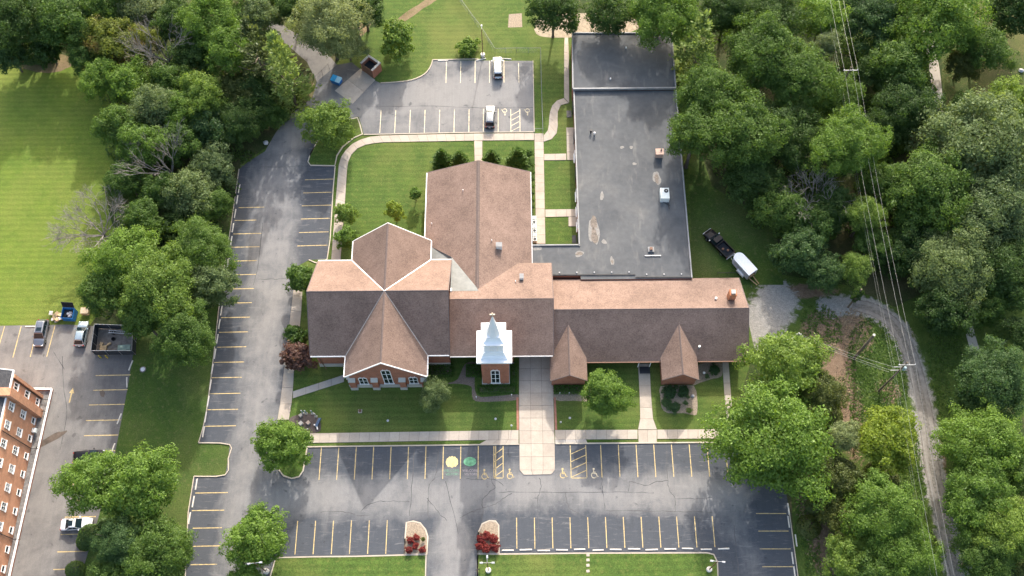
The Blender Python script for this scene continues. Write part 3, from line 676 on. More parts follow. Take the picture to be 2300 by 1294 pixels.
def arch_window(parent, cx, y, z0, w, h, rows_, arch, mat=M_white, face=-1, louver=False):
    """south-facing arched window (two lights wide): white frame with panes set back; face -1 looks to -Y"""
    fr = MB(); t = .11; d = .10; zs = z0+h-arch; y0 = y-d if face < 0 else y; y1 = y0+d
    fr.box(cx-w/2, cx-w/2+t, y0, y1, z0, zs); fr.box(cx+w/2-t, cx+w/2, y0, y1, z0, zs); fr.box(cx-t/2, cx+t/2, y0, y1, z0+.14, z0+h-t); fr.box(cx-w/2-.1, cx+w/2+.1, y0-.1, y1, z0, z0+.14)
    for i in range(1, rows_): zz = z0+.14+(zs-z0-.14)*i/rows_*1.12; fr.box(cx-w/2+t, cx+w/2-t, y0+.02, y1-.01, zz-t/2, zz+t/2)
    k = 10; out = []; inn = []
    for i in range(k+1):
        a = math.pi*i/k; out.append((cx-w/2*math.cos(a), zs+arch*math.sin(a))); inn.append((cx-(w/2-t)*math.cos(a), zs+(arch-t)*math.sin(a)))
    for i in range(k):
        fr.add([(out[i][0], y0, out[i][1]), (out[i+1][0], y0, out[i+1][1]), (inn[i+1][0], y0, inn[i+1][1]), (inn[i][0], y0, inn[i][1]),
                (out[i][0], y1, out[i][1]), (out[i+1][0], y1, out[i+1][1]), (inn[i+1][0], y1, inn[i+1][1]), (inn[i][0], y1, inn[i][1])],
               [(0, 1, 2, 3), (7, 6, 5, 4), (0, 4, 5, 1), (2, 6, 7, 3)])
    for s in (-1, 1): fr.box(cx+s*w*.22-.06, cx+s*w*.22+.06, y0-.04, y1, z0+h-.12, z0+h+.22)
    win = fr.build('window', mat, parent)
    edges = [z0+.14]+[z0+.14+(zs-z0-.14)*i/rows_*1.12 for i in range(1, rows_)]+[zs]
    for s in (-1, 1):
        xa, xb = sorted((cx+s*t/2, cx+s*(w/2-t)))
        for a, b_ in zip(edges, edges[1:]): Box('pane', M_glass, win, xa, xb, y1-.05, y1-.01, a+.02, b_)
        pts = [(cx+s*t/2, zs)]+[(cx+s*(w/2-t)*math.cos(math.pi/2*i/5), zs+(arch-t)*math.sin(math.pi/2*i/5)) for i in range(6)]
        MB().prism([(x, y1-.05, z) for x, z in pts], (0, .04, 0)).build('pane', M_glass, win)
    return win
def rect_window(parent, c, w, h, axis='x', face=1, rows_=1, cols=2, frame=M_white, blinds=None):
    """rectangular window on a wall facing +-X ('x') or +-Y ('y')"""
    fr = MB(); t = .1
    def bx(a0, a1, z0, z1, d0, d1, b):
        if axis == 'x': b.box(min(d0, d1), max(d0, d1), a0, a1, z0, z1)
        else: b.box(a0, a1, min(d0, d1), max(d0, d1), z0, z1)
    a = c[1] if axis == 'x' else c[0]; d = c[0] if axis == 'x' else c[1]; z = c[2]
    d1 = d+face*.09
    bx(a-w/2, a+w/2, z-h/2, z-h/2+t, d, d1, fr); bx(a-w/2, a+w/2, z+h/2-t, z+h/2, d, d1, fr)
    for i in range(cols+1):
        aa = a-w/2+(w-t)*i/cols; bx(aa, aa+t, z-h/2+t, z+h/2-t, d, d1, fr)
    for i in range(1, rows_): zz = z-h/2+(h)*i/rows_; bx(a-w/2+t, a+w/2-t, zz-t/2, zz+t/2, d, d1-face*.02, fr)
    bx(a-w/2-.08, a+w/2+.08, z-h/2-.1, z-h/2, d, d1+face*.12, fr)
    win = fr.build('window', frame, parent)
    for i in range(cols):
        p = MB(); a0 = a-w/2+(w-t)*i/cols+t; a1 = a-w/2+(w-t)*(i+1)/cols; bx(a0, a1, z-h/2+t, z+h/2-t, d+face*.01, d+face*.04, p); p.build('pane', rnd.choice(blinds) if blinds else M_glass, win)
    return win

# ---- sanctuary: cross-gabled brick church
ch = empty('church', (-20.25, 65, 0)); ch.location = (0, 0, 0)
tag(ch, 'brick church with crossing brown gable roofs and three arched front windows', 'church')
XL, XR, XC, XA, XB = -32.3, -10.35, -20.25, -26.72, -13.78; YS, YN, YC, YF, YBK = 56.6, 73.4, 65.0, 53.1, 77.0; ZE, ZR = 6.0, 12.2
X_ = (XC, YC, ZR)
for pts in ([(XL, YS, ZE), (XA, YS, ZE), X_, (XL, YC, ZR)], [(XB, YS, ZE), (XR, YS, ZE), (XR, YC, ZR), X_], [(XL, YN, ZE), (XL, YC, ZR), X_, (XA, YN, ZE)], [(XB, YN, ZE), X_, (XR, YC, ZR), (XR, YN, ZE)],
            [(XA, YF, ZE), (XC, YF, ZR), X_, (XA, YS, ZE)], [(XB, YF, ZE), (XB, YS, ZE), X_, (XC, YF, ZR)], [(XA, YBK, ZE), (XA, YN, ZE), X_, (XC, YBK, ZR)], [(XB, YBK, ZE), (XC, YBK, ZR), X_, (XB, YN, ZE)]):
    roof_slab('roof_slope', pts, ch)
ridge_cap((XL, YC, ZR), (XC-.2, YC, ZR), ch); ridge_cap((XC+.2, YC, ZR), (XR, YC, ZR), ch); ridge_cap((XC, YF, ZR), (XC, YC, ZR), ch); ridge_cap((XC, YC, ZR), (XC, YBK, ZR), ch)
M_valley = plain('valley flashing', (.34, .30, .27), .5, var=.1)
for a in ((XA, YS), (XB, YS)): bar('valley', (a[0], a[1], ZE+.05), (XC, YC, ZR+.03), .16, .06, M_valley, ch)
for a in ((XA, YN), (XB, YN)): bar('valley', (a[0], a[1], ZE+.05), (XC, YC, ZR+.03), .2, .06, M_white, ch)
# eave gutters, rake boards
def gutter(p, q, parent, mat=None): return bar('gutter', p, q, .16, .2, mat or M_white, parent)
for p, q in (((XL, YS-.08, ZE), (XA-.08, YS-.08, ZE)), ((XB+.08, YS-.08, ZE), (XR, YS-.08, ZE)), ((XA-.08, YF, ZE), (XA-.08, YS, ZE)), ((XB+.08, YF, ZE), (XB+.08, YS, ZE)), ((XL, YN+.08, ZE), (XA-.08, YN+.08, ZE)), ((XB+.08, YN+.08, ZE), (XR, YN+.08, ZE)), ((XA-.08, YN, ZE), (XA-.08, YBK, ZE)), ((XB+.08, YN, ZE), (XB+.08, YBK, ZE))):
    gutter(p, q, ch)
for i in range(8):
    if i < 5: Box('snow_guard', M_white, ch, XL+.6+i*1.05, XL+.72+i*1.05, YS-.2, YS-.02, ZE, ZE+.12)
    if i < 4: Box('snow_guard', M_white, ch, XB+.35+i*.8, XB+.47+i*.8, YS-.2, YS-.02, ZE, ZE+.12); Box('snow_guard', M_white, ch, XB+.02, XB+.2, YF+.4+i*.8, YF+.5+i*.8, ZE, ZE+.12)
def rake(p, q, parent, mat=None, name='rake_board', w=.14, h=.3): return bar(name, p, q, w, h, mat or M_white, parent)
rake((XA, YF-.07, ZE+.02), (XC, YF-.07, ZR+.02), ch); rake((XB, YF-.07, ZE+.02), (XC, YF-.07, ZR+.02), ch)
rake((XA, YBK+.07, ZE), (XC, YBK+.07, ZR), ch); rake((XB, YBK+.07, ZE), (XC, YBK+.07, ZR), ch)
for x in (XL-.07, XR+.07):
    rake((x, YS, ZE), (x, YC, ZR), ch, M_ridge); rake((x, YN, ZE), (x, YC, ZR), ch, M_ridge)
# walls: nave and transept blocks with gables (roof undersides sit 0.2 above)
WI = .55
MB().prism([(XL+WI, YS+WI, 0), (XL+WI, YN-WI, 0), (XL+WI, YN-WI, ZE+.2), (XL+WI, YC, ZR-.25), (XL+WI, YS+WI, ZE+.2)], (XR-XL-WI-.15, 0, 0)).build('wall', M_brick, ch)
MB().prism([(XA+WI, YF+.42, 0), (XB-WI, YF+.42, 0), (XB-WI, YF+.42, ZE+.2), (XC, YF+.42, ZR-.3), (XA+WI, YF+.42, ZE+.2)], (0, YBK-YF-.84, 0)).build('wall', M_brick, ch)
yw = YF+.42
for a, b_ in ((XA+WI+.5, -22.9), (-21.75, -18.5), (-17.35, XB-WI-.4)): Box('plinth', M_stone, ch, a, b_, yw-.16, yw+.02, 0, 1.15)
Box('plinth', M_stone, ch, XL+WI-.12, XA+WI, YS+WI-.14, YS+WI+.02, 0, 1.1); Box('plinth', M_stone, ch, XB-WI, XR-.1, YS+WI-.14, YS+WI+.02, 0, 1.1); Box('plinth', M_stone, ch, XL+WI-.14, XL+WI+.02, YS+WI-.1, YN-WI, 0, 1.1)
for x in (-25.9, -22.33, -17.92, -14.4):
    bt = Box('buttress', M_brick, ch, x-.5, x+.5, yw-.5, yw+.02, .9, 3.5)
    MB().frustum([(x-.56, yw-.56, 3.5), (x+.56, yw-.56, 3.5), (x+.56, yw+.02, 3.5), (x-.56, yw+.02, 3.5)], [(x-.56, yw-.56, 3.66), (x+.56, yw-.56, 3.66), (x+.56, yw+.02, 4.2), (x-.56, yw+.02, 4.2)]).build('cap_stone', M_stone, bt)
    Box('base_stone', M_stone, bt, x-.58, x+.58, yw-.6, yw+.02, 0, .9)
bt = Box('buttress', M_brick, ch, XA+WI-.55, XA+WI+.02, yw, yw+1.0, .9, 3.5); Box('base_stone', M_stone, bt, XA+WI-.62, XA+WI+.02, yw-.06, yw+1.06, 0, .9)
MB().frustum([(XA+WI-.62, yw-.06, 3.5), (XA+WI+.02, yw-.06, 3.5), (XA+WI+.02, yw+1.06, 3.5), (XA+WI-.62, yw+1.06, 3.5)], [(XA+WI-.62, yw-.06, 3.66), (XA+WI+.02, yw-.06, 4.2), (XA+WI+.02, yw+1.06, 4.2), (XA+WI-.62, yw+1.06, 3.66)]).build('cap_stone', M_stone, bt)
arch_window(ch, -20.16, yw, 1.55, 1.5, 6.2, 3, .45); arch_window(ch, -24.17, yw, 1.4, 1.42, 2.95, 2, .42); arch_window(ch, -16.17, yw, 1.5, 1.42, 2.95, 2, .42)
MB().path([(-31.4, YS+WI-.12, 5.8), (-31.1, YS+WI-.12, .3), (-30.8, YS+WI-.6, .12)], .07).build('downspout', M_brown, ch)

# ---- bell tower with white steeple
tw = empty('bell_tower'); tag(tw, 'square brick bell tower with white steeple and small gold cross', 'tower')
tx0, tx1, ty0, ty1 = -5.18, -.92, 53.66, 57.9; txc, tyc = (tx0+tx1)/2-.06, (ty0+ty1)/2
Box('brick_shaft', M_brick, tw, tx0, tx1, ty0, ty1, .8, 11.2); Box('plinth', M_stone, tw, tx0-.12, tx1+.12, ty0-.12, ty1+.12, 0, .8)
for x in (-4.3, -1.78):
    Box('brick_pilaster', M_brick, tw, x-.14, x+.14, ty0-.1, ty0+.02, .8, 9.0)
arch_window(tw, -3.07, ty0, 1.05, 1.42, 5.9, 3, .45)
Box('cornice', M_white_metal, tw, tx0-.62, tx1+.52, ty0-.58, ty1+.5, 11.2, 11.6)
Box('cornice_step', M_white_metal, tw, txc-2.05, txc+2.05, tyc-2.05, tyc+2.05, 11.6, 11.85)
def sq(h, z, c=(txc, tyc)): return [(c[0]-h, c[1]-h, z), (c[0]+h, c[1]-h, z), (c[0]+h, c[1]+h, z), (c[0]-h, c[1]+h, z)]
sk = MB(); prof = [(2.0, 11.85), (1.75, 12.05), (1.6, 12.4), (1.5, 12.9)]
for (h0, z0), (h1, z1) in zip(prof, prof[1:]): sk.frustum(sq(h0, z0), sq(h1, z1))
sk.build('flared_skirt', M_white_metal, tw)
Box('belfry', M_white_metal, tw, txc-1.42, txc+1.42, tyc-1.42, tyc+1.42, 12.9, 16.3)
lv = MB(); lv.box(txc-.66, txc+.66, tyc-1.5, tyc-1.40, 13.5, 15.9); lf = lv.build('louver_frame', M_white, tw)
for i in range(9): MB().frustum(*[[(txc-.56, tyc-1.56+dy, z+dz), (txc+.56, tyc-1.56+dy, z+dz), (txc+.56, tyc-1.49, z+dz+.1), (txc-.56, tyc-1.49, z+dz+.1)] for dy, dz in ((0, 0), (.0, .05))] ).build('louver_slat', M_trim, lf) if False else Box('louver_slat', M_white, lf, txc-.56, txc+.56, tyc-1.56, tyc-1.48, 13.62+i*.24, 13.72+i*.24)
z = 13.6
Box('belfry_roof', M_white_metal, tw, txc-1.85, txc+1.85, tyc-1.85, tyc+1.85, 16.3, 16.55)
sp = MB(); prof = [(1.6, 16.55), (1.28, 16.8), (1.06, 17.15), (.98, 17.45)]
for (h0, z0), (h1, z1) in zip(prof, prof[1:]): sp.frustum(sq(h0, z0), sq(h1, z1))
sp.build('spire_base', M_white_metal, tw)
def octo(r, z): return [(txc+r*math.cos(math.pi/8+math.pi/4*i), tyc+r*math.sin(math.pi/8+math.pi/4*i), z) for i in range(8)]
s8 = MB(); s8.add(octo(1.04, 17.45)+octo(.06, 23.2), [(i, (i+1) % 8, 8+(i+1) % 8, 8+i) for i in range(8)]+[tuple(range(8, 16))]); s8.build('spire', M_white_metal, tw)
cr = MB(); cr.box(txc-.07, txc+.07, tyc-.07, tyc+.07, 23.1, 24.4); cr.box(txc-.38, txc+.38, tyc-.075, tyc+.075, 23.8, 23.98); cr.build('cross', plain('pale gold', (.66, .58, .45), .35, metal=.3, var=.05), tw)

# ---- connecting hall behind the tower
cn = empty('connecting_hall'); tag(cn, 'gabled brown roofed link building behind the steeple with covered entry', 'building')
cx0, cx1, cyS, cyN, cyR, cze, czr = -10.30, 6.18, 56.85, 73.3, 65.08, 4.75, 8.6
sl = (czr-cze)/(cyN-cyR)
roof_slab('roof_slope', [(cx0, cyS, cze), (cx1, cyS, cze), (cx1, cyR, czr), (cx0, cyR, czr)], cn)
roof_slab('roof_slope', [(cx0, cyR, czr), (cx1, cyR, czr), (cx1, cyN, cze), (cx0+.0, cyN, cze)], cn)
ridge_cap((cx0, cyR, czr), (cx1, cyR, czr), cn); rake((cx1+.06, cyS, cze), (cx1+.06, cyR, czr), cn, M_ridge); rake((cx1+.06, cyN, cze), (cx1+.06, cyR, czr), cn, M_ridge)
zm = lambda y: czr-sl*(y-cyR)+.035
A_, B_, C_, D_, E2, F_, G_ = (cx0+.05, 66.9, 7.78), (-5.7, 66.9, 7.78), (-6.1, 67.7, 7.55), (-10.3, 74.0, 5.8), (-13.9, 76.7, 4.35), (-13.72, 73.55, 4.9), (cx0+.05, 73.5, 5.5)
MB().add([A_, B_, C_, D_, G_], [(0, 1, 2), (0, 2, 3), (0, 3, 4)]).build('membrane_valley', M_membrane, cn)
MB().add([G_, D_, E2, F_], [(0, 1, 2), (0, 2, 3)]).build('membrane_valley', M_membrane, cn)
bar('flashing', (cx0+.16, 66.8, zm(66.8)+.12), (cx0+.16, 73.4, zm(73.4)+.12), .26, .2, M_trim, cn)
Box('wall', M_brick, cn, cx0, -.2, cyS+2.4, cyN-.6, 0, cze-.1); Box('wall', M_brick, cn, -.9, -.2, cyS+.5, cyS+2.6, 0, cze-.1)
Box('soffit', M_white, cn, cx0, cx1-.1, cyS+.1, cyR, cze-.25, cze-.05)
MB().prism([(cx1-.35, cyS+.4, cze-.1), (cx1-.35, cyN-.4, cze-.1), (cx1-.35, cyR, czr-.3)], (.25, 0, 0)).build('gable_wall', M_brick, cn)
Box('wall', M_brick, cn, 3.5, cx1-.4, cyR, cyN-.5, 0, cze-.1)
gutter((cx0, cyS-.08, cze), (cx1-.1, cyS-.08, cze), cn, M_trim)
Box('entry_wall', M_door, cn, -.2, 3.5, cyR+1, cyR+1.2, 0, cze-.1)
for x in (-9.6, -7.6): Box('entry_window', M_glass, cn, x, x+1.6, cyS+2.34, cyS+2.42, .4, 3.6)
Box('stone_base', M_stone, cn, -.98, -.1, cyS+.42, cyS+.5, 0, .5)

# ---- north hall
hl = empty('parish_hall'); tag(hl, 'long hall with plain brown gable roof, its ridge running away from the steeple', 'building')
hx0, hx1, hxc, hyN, hyS, hze, hzr = -15.0, 3.0, -5.95, 91.5, 66.2, 3.8, 7.6
hz_ = lambda x: hze+(x-hx0)*(hzr-hze)/(hxc-hx0)
roof_slab('roof_slope', [(hx0, 77.4, hze), (-13.9, 76.65, hz_(-13.9)), (-10.35, 74.0, hz_(-10.35)), (-6.15, 67.7, hz_(-6.15)), (hxc, 66.0, hzr), (hxc, hyN, hzr), (hx0, hyN, hze)], hl)
roof_slab('roof_slope', [(hx1, hyN, hze), (hxc, hyN, hzr), (hxc, 66.0, hzr), (hx1, 73.0, hze)], hl)
ridge_cap((hxc, hyN, hzr), (hxc, 67.2, hzr), hl, .5)
for s in (-.24, .24): bar('ridge_vent_edge', (hxc+s, hyN, hzr-.06), (hxc+s, 67.4, hzr-.06), .06, .1, M_black, hl)
rake((hx0, hyN+.07, hze), (hxc, hyN+.07, hzr), hl, M_ridge); rake((hx1, hyN+.07, hze), (hxc, hyN+.07, hzr), hl, M_ridge)
gutter((hx0-.08, 77.5, hze), (hx0-.08, hyN, hze), hl); gutter((hx1+.08, 73.6, hze), (hx1+.08, hyN, hze), hl, M_trim)
MB().prism([(hx0+.5, hyN-.5, 0), (hx1-.5, hyN-.5, 0), (hx1-.5, hyN-.5, hze), (hxc, hyN-.5, hzr-.3), (hx0+.5, hyN-.5, hze)], (0, -14.5, 0)).build('wall', M_brick, hl)
Box('wall', M_brick, hl, hxc, hx1-.5, 72, 76, 0, hze)
for y0 in (80, 83.5, 87): rect_window(hl, (hx1-.5, y0, 1.9), 1.4, 1.6, 'x', 1)

# ---- east wing with two small cross gables
wg = empty('gabled_wing'); tag(wg, 'long gabled brick wing with two small front gables and a brick chimney', 'building')
wx0, wx1, wyS, wyN, wyR, wze, wzr = 6.25, 37.45, 56.35, 71.1, 63.75, 3.0, 7.2
ws = (wzr-wze)/(wyR-wyS)
roof_slab('roof_slope', [(wx0, wyS, wze), (wx1, wyS, wze), (wx1, wyR, wzr), (wx0, wyR, wzr)], wg)
roof_slab('roof_slope', [(wx0, wyR, wzr), (wx1, wyR, wzr), (wx1, wyN, wze), (wx0, wyN, wze)], wg)
ridge_cap((wx0, wyR, wzr), (wx1, wyR, wzr), wg)
for s in (wyS, wyN): rake((wx1+.07, s, wze), (wx1+.07, wyR, wzr), wg, M_ridge); rake((wx0-.05, s, wze), (wx0-.05, wyR, wzr), wg, M_ridge)
MB().prism([(wx0+.3, wyS+1.6, 0), (wx0+.3, wyN-.6, 0), (wx0+.3, wyN-.6, wze+.15), (wx0+.3, wyR, wzr-.3), (wx0+.3, wyS+1.6, wze+.6)], (wx1-wx0-.9, 0, 0)).build('wall', M_brick, wg)
gutter((11.5, wyS-.08, wze), (23.3, wyS-.08, wze), wg, M_brown); gutter((29.4, wyS-.08, wze), (wx1, wyS-.08, wze), wg, M_brown)
for dx in (8.6, 26.35):
    hw, zp, ze2 = 2.95, 6.05, 3.3
    ytop = wyR-(wzr-zp)/ws-.05; yeave = wyS+(ze2-wze)/ws
    for s in (-1, 1):
        pts = [(dx+s*hw, 53.12, ze2), (dx+s*hw, yeave+.05, ze2), (dx, ytop+.1, zp), (dx, 53.12, zp)]
        roof_slab('roof_slope', [Vector(p)+Vector((0, 0, .04)) for p in pts], wg, t=.14)
        rake((dx+s*hw, 53.06, ze2+.05), (dx, 53.06, zp+.05), wg, M_ridge, h=.2)
        bar('valley', (dx+s*hw, yeave, ze2+.06), (dx, ytop, zp+.06), .16, .06, M_ridge, wg)
    ridge_cap((dx, 53.12, zp+.05), (dx, ytop, zp+.05), wg, .28)
    MB().prism([(dx-hw+.3, 53.46, 0), (dx+hw-.3, 53.46, 0), (dx+hw-.3, 53.46, ze2+.1), (dx, 53.46, zp-.25), (dx-hw+.3, 53.46, ze2+.1)], (0, 5.2, 0)).build('wall', M_brick, wg)
for x in (13.5, 15.8, 20.8, 31.6): rect_window(wg, (x, wyS+1.6, 1.7), 1.5, 1.3, 'y', -1, frame=M_brown)
dr = Box('door', M_door, wg, 20.2-.02, 21.9, wyS+1.5, wyS+1.58, 0, 2.2)
for x in (20.1, 22.0): Box('entry_post', M_white, wg, x-.06, x+.06, 56.5, 56.62, 0, 2.9)
chim = Box('chimney', brick_mat('orange chimney brick', (.52, .20, .09), (.45, .16, .07), (.4, .28, .2)), wg, 34.55, 35.65, 65.6, 66.7, 5.0, 8.0)
Box('chimney_cap', M_stone, chim, 34.75, 35.45, 65.8, 66.5, 8.0, 8.35)
for x, y, mt in ((32.6, 65.9, M_white), (29.6, 58.3, M_ac)):
    zz = wzr-ws*abs(y-wyR); MB().lathe([(.14, -.2), (.14, .35), (.2, .36), (.2, .5)], 8, (x, y, zz)).build('roof_vent', mt, wg)

# ---- flat-roofed annex
an = empty('flat_roof_annex'); tag(an, 'long low annex with grey flat roof, pale parapet and roof machinery', 'building')
ZA = 3.5; M_par = plain('parapet flashing', (.21, .215, .22), .5, var=.12, scale=1)
P1 = [(3.05, 71.5), (11.1, 71.5), (11.1, 70.8), (29.55, 70.8), (29.75, 108.75), (11.2, 108.75), (11.08, 77.2), (3.05, 77.2)]
P2 = [(11.0, 109.0), (29.7, 109.0), (29.85, 121.4), (11.3, 121.6)]
def flat_block(P, z, h0=0):
    MB().prism([(x, y, h0) for x, y in P], (0, 0, z-h0-.06)).build('wall', M_brick, an)
    return MB().prism([(x, y, z) for x, y in P], (0, 0, -.05)).build('roof_deck', M_annex_roof, an)
rd1 = flat_block(P1, ZA); rd2 = flat_block(P2, ZA+.45)
def parapet(a, b_, z, w=.22, h=.22, mat=None): return bar('parapet', (a[0], a[1], z+h), (b_[0], b_[1], z+h), w, h+.3, mat or M_par, an)
parapet((3.05, 77.2), (11.1, 77.2), ZA); parapet((11.08, 77.0), (11.2, 108.7), ZA, mat=M_par); parapet((29.55, 70.9), (29.75, 108.7), ZA, mat=M_par)
parapet((11.0, 108.9), (29.75, 108.9), ZA+.45, .3, mat=M_par); parapet((11.0, 109), (11.3, 121.6), ZA+.45, mat=M_par); parapet((11.3, 121.6), (29.85, 121.4), ZA+.45, mat=M_par); parapet((29.7, 109), (29.85, 121.4), ZA+.45, mat=M_par)
bar('roof_pipe', (6.4, 71.65, ZA+.16), (20.2, 71.55, ZA+.16), .1, .1, M_black, rd1); bar('roof_pipe', (20.2, 71.1, ZA+.16), (29.4, 71.0, ZA+.16), .1, .1, M_black, rd1)
for i in range(8): Box('pipe_clip', M_trim, rd1, 7.5+i*2.9, 7.68+i*2.9, 71.95-(.45 if i > 4 else 0), 72.15-(.45 if i > 4 else 0), ZA, ZA+.16)
def on_roof(u, v, z=ZA): return G(u, v, z)
p = on_roof(1492, 452); ac = Box('rooftop_unit', M_ac, rd1, p.x-.75, p.x+.75, p.y-.2, p.y+1.9, ZA, ZA+1.3)
MB().lathe([(.38, 0), (.38, .06), (.3, .07), (.3, .02)], 16, (p.x+.25, p.y+1.3, ZA+1.3)).build('fan_grille', M_black, ac); MB().lathe([(.12, 0), (.1, .09)], 10, (p.x+.25, p.y+1.3, ZA+1.33)).build('fan_hub', M_trim, ac)
for q in (((p.x-.2, p.y-.2), (p.x+.9, p.y-.9)), ((p.x+.6, p.y-.3), (p.x+.75, p.y-1.6))): bar('conduit', (*q[0], ZA+.1), (*q[1], ZA+.1), .09, .08, M_black, rd1)
p = on_roof(1480, 354); c2 = Box('roof_chimney', plain('pink brick', (.40, .27, .21), .85, var=.15), rd1, p.x-.62, p.x+.62, p.y-.1, p.y+.95, ZA, ZA+1.2); Box('chimney_cap', plain('chimney cap', (.45, .31, .25), .8), c2, p.x-.7, p.x+.7, p.y-.18, p.y+1.03, ZA+1.2, ZA+1.32)
MB().lathe([(.16, 0), (.16, .25)], 10, (p.x+.3, p.y+.7, ZA+1.32)).build('flue', M_black, c2)
p = on_roof(1462, 562); c3 = Box('roof_curb', M_par, rd1, p.x-.5, p.x+.5, p.y-.4, p.y+.5, ZA, ZA+.3); Box('roof_hatch', M_brown, c3, p.x-.25, p.x+.25, p.y-.2, p.y+.3, ZA+.3, ZA+.6)
bar('roof_pipe', (p.x-1.1, p.y-1.1, ZA+.18), (p.x+1.6, p.y-1.1, ZA+.18), .14, .12, M_galv, rd1)
for u, v in [(1327, 298), (1335, 303)]:
    p = on_roof(u, v); MB().lathe([(.14, 0), (.14, .5), (.26, .52), (.2, .75)], 10, (p.x, p.y, ZA)).build('roof_vent', M_black if u < 1330 else M_trim, rd1)
for u, v in [(1406, 108), (1371, 178)]:
    p = on_roof(u, v, ZA+.45); MB().lathe([(.14, 0), (.14, .3)], 10, (p.x, p.y, ZA+.45)).build('roof_vent', M_white, rd2)
for u, v in [(1397, 331), (1418, 331), (1425, 368)]: blotch('silt_patch', u, v, .35, .3, M_wet, rd1, ZA+.006, u, 14, zz=ZA)
for i, (u, v, rx, ry) in enumerate([(1334, 518, .85, 2.9), (1357, 543, .42, .42), (1301, 570, .75, .55), (1375, 586, .32, .8), (1475, 400, .7, 1.3), (1205, 557, .8, .5), (1352, 440, .3, .9)]):
    blotch('dried_puddle', u, v, rx, ry, M_wet, rd1, ZA+.006, 60+i, 28, zz=ZA)
for i, (u, v, rx, ry) in enumerate([(1334, 500, .5, 1.4), (1335, 530, .55, 1.5), (1301, 570, .55, .35), (1375, 588, .2, .3), (1475, 401, .4, .9)]):
    blotch('silt_patch', u, v, rx, ry, M_rust, rd1, ZA+.010, 80+i, 24, zz=ZA)
for y0, w in ((107.0, 1.6), (100.5, 1.4), (92.5, 1.4), (79.5, 1.5)): Box('door', M_door, an, 11.0, 11.1 if y0 < 108 else 11.1, y0-.9, y0+.9, 0, 2.2)
for y0 in (82, 85, 88, 96): rect_window(an, (11.05, y0, 1.7), 1.8, 1.3, 'x', -1)
for y0 in (76, 82, 88, 95): rect_window(an, (29.7, y0, 1.7), 1.8, 1.3, 'x', 1)
bar('door_mat', (10.4, 106.9, .11), (10.4, 105.4, .11), .9, .02, M_door, an); bar('door_mat', (10.5, 80.9, .11), (10.5, 79.4, .11), .7, .02, M_door, an)

# roof furniture on the hall and link
p = G(1121, 557, 6.0); zz = hze+(hx1-p.x)*(hzr-hze)/(hx1-hxc); v1 = Box('roof_ventilator', M_ac, hl, p.x-.48, p.x+.48, p.y-.3, p.y+.45, zz-.3, zz+.95); Box('vent_hood', M_par, v1, p.x-.52, p.x+.52, p.y-.34, p.y+.49, zz+.95, zz+1.05)
p = G(1171.5, 628, 6.2); zz = czr-sl*(p.y-cyR); v1 = Box('roof_ventilator', M_ac, cn, p.x-.3, p.x+.3, p.y-.3, p.y+.5, zz-.3, zz+.8); Box('vent_hood', M_par, v1, p.x-.34, p.x+.34, p.y-.34, p.y+.54, zz+.8, zz+.88)
for u, v, par in [(1041, 438, hl), (969, 498, hl), (1105, 550, hl), (1158, 643, cn)]:
    p = G(u, v, 5.2); zz = (hze+(min(p.x-hx0, hx1-p.x))*(hzr-hze)/(hx1-hxc)) if par is hl else czr-sl*(p.y-cyR)
    MB().tube((p.x, p.y, zz-.2), (p.x, p.y, zz+.45), .07, n=8).build('vent_pipe', M_white, par)

# ---- neighbouring apartment block
ap = empty('apartment_block'); tag(ap, 'three-storey orange brick apartment block with small white windows', 'building')
ax = -76.62; M_blind = plain('pale blind behind glass', (.34, .36, .37), .2, var=.15); M_blind2 = plain('half-drawn curtain', (.16, .17, .19), .2, var=.3)
Box('wall', M_brick_apt, ap, -96, ax, 5, 48.8, 0, 10.1); Box('fire_wall', M_brick_apt, ap, -96, -75.85, 48.7, 49.95, 0, 11.2); Box('wall', M_brick_apt, ap, -96, ax+.0, 49.95, 52.0, 0, 10.1); Box('fire_wall', M_brick_apt, ap, -96, -76.3, 51.95, 52.45, 0, 10.0)
M_apt_roof = shingle_mat('charcoal shingles', (.045, .047, .052), (.065, .067, .074), (.085, .088, .095))
MB().prism([(-76.95, 5, 10.2), (-76.95, 48.65, 10.2), (-86.5, 48.65, 14.2), (-86.5, 5, 14.2)], (0, 0, -.2)).build('roof_slope', M_apt_roof, ap)
MB().prism([(-76.7, 50.0, 10.2), (-76.7, 53.0, 10.2), (-86.5, 53.0, 14.2), (-86.5, 50.0, 14.2)], (0, 0, -.2)).build('roof_slope', M_apt_roof, ap)
bar('gutter', (-76.85, 5, 10.3), (-76.85, 48.65, 10.3), .22, .25, M_white, ap); bar('gutter', (-76.6, 50, 10.3), (-76.6, 53.1, 10.3), .22, .25, M_white, ap); rake((-76.7, 53.07, 10.25), (-86.5, 53.07, 14.25), ap)
for k_ in range(15):
    y0 = 47.75-2.87*k_; M_b = [M_glass, M_glass, M_blind, M_blind2]
    rect_window(ap, (ax, y0, 8.75), 1.25, 1.35, 'x', 1, 2, 2, blinds=M_b); rect_window(ap, (ax, y0, 4.85), 1.25, 1.35, 'x', 1, 2, 2, blinds=M_b); rect_window(ap, (ax, y0+.1, 1.25), 1.0, .9, 'x', 1, 1, 1)
for z0, h in ((8.6, 1.2), (4.9, 1.2), (1.2, .9)): rect_window(ap, (ax, 51.0, z0), 1.1, h, 'x', 1, 1, 2)
for y0 in (43.6, 29.5, 15): MB().tube((ax+.1, y0, 10), (ax+.1, y0, .2), .07, n=6).build('downspout', M_black, ap)
MB().tube((-76.5, 51.8, 10), (-76.5, 51.8, .2), .07, n=6).build('downspout', M_black, ap)
Box('air_conditioner', M_ac, ap, -76.55, -75.95, 46.0, 46.7, .5, 1.1)
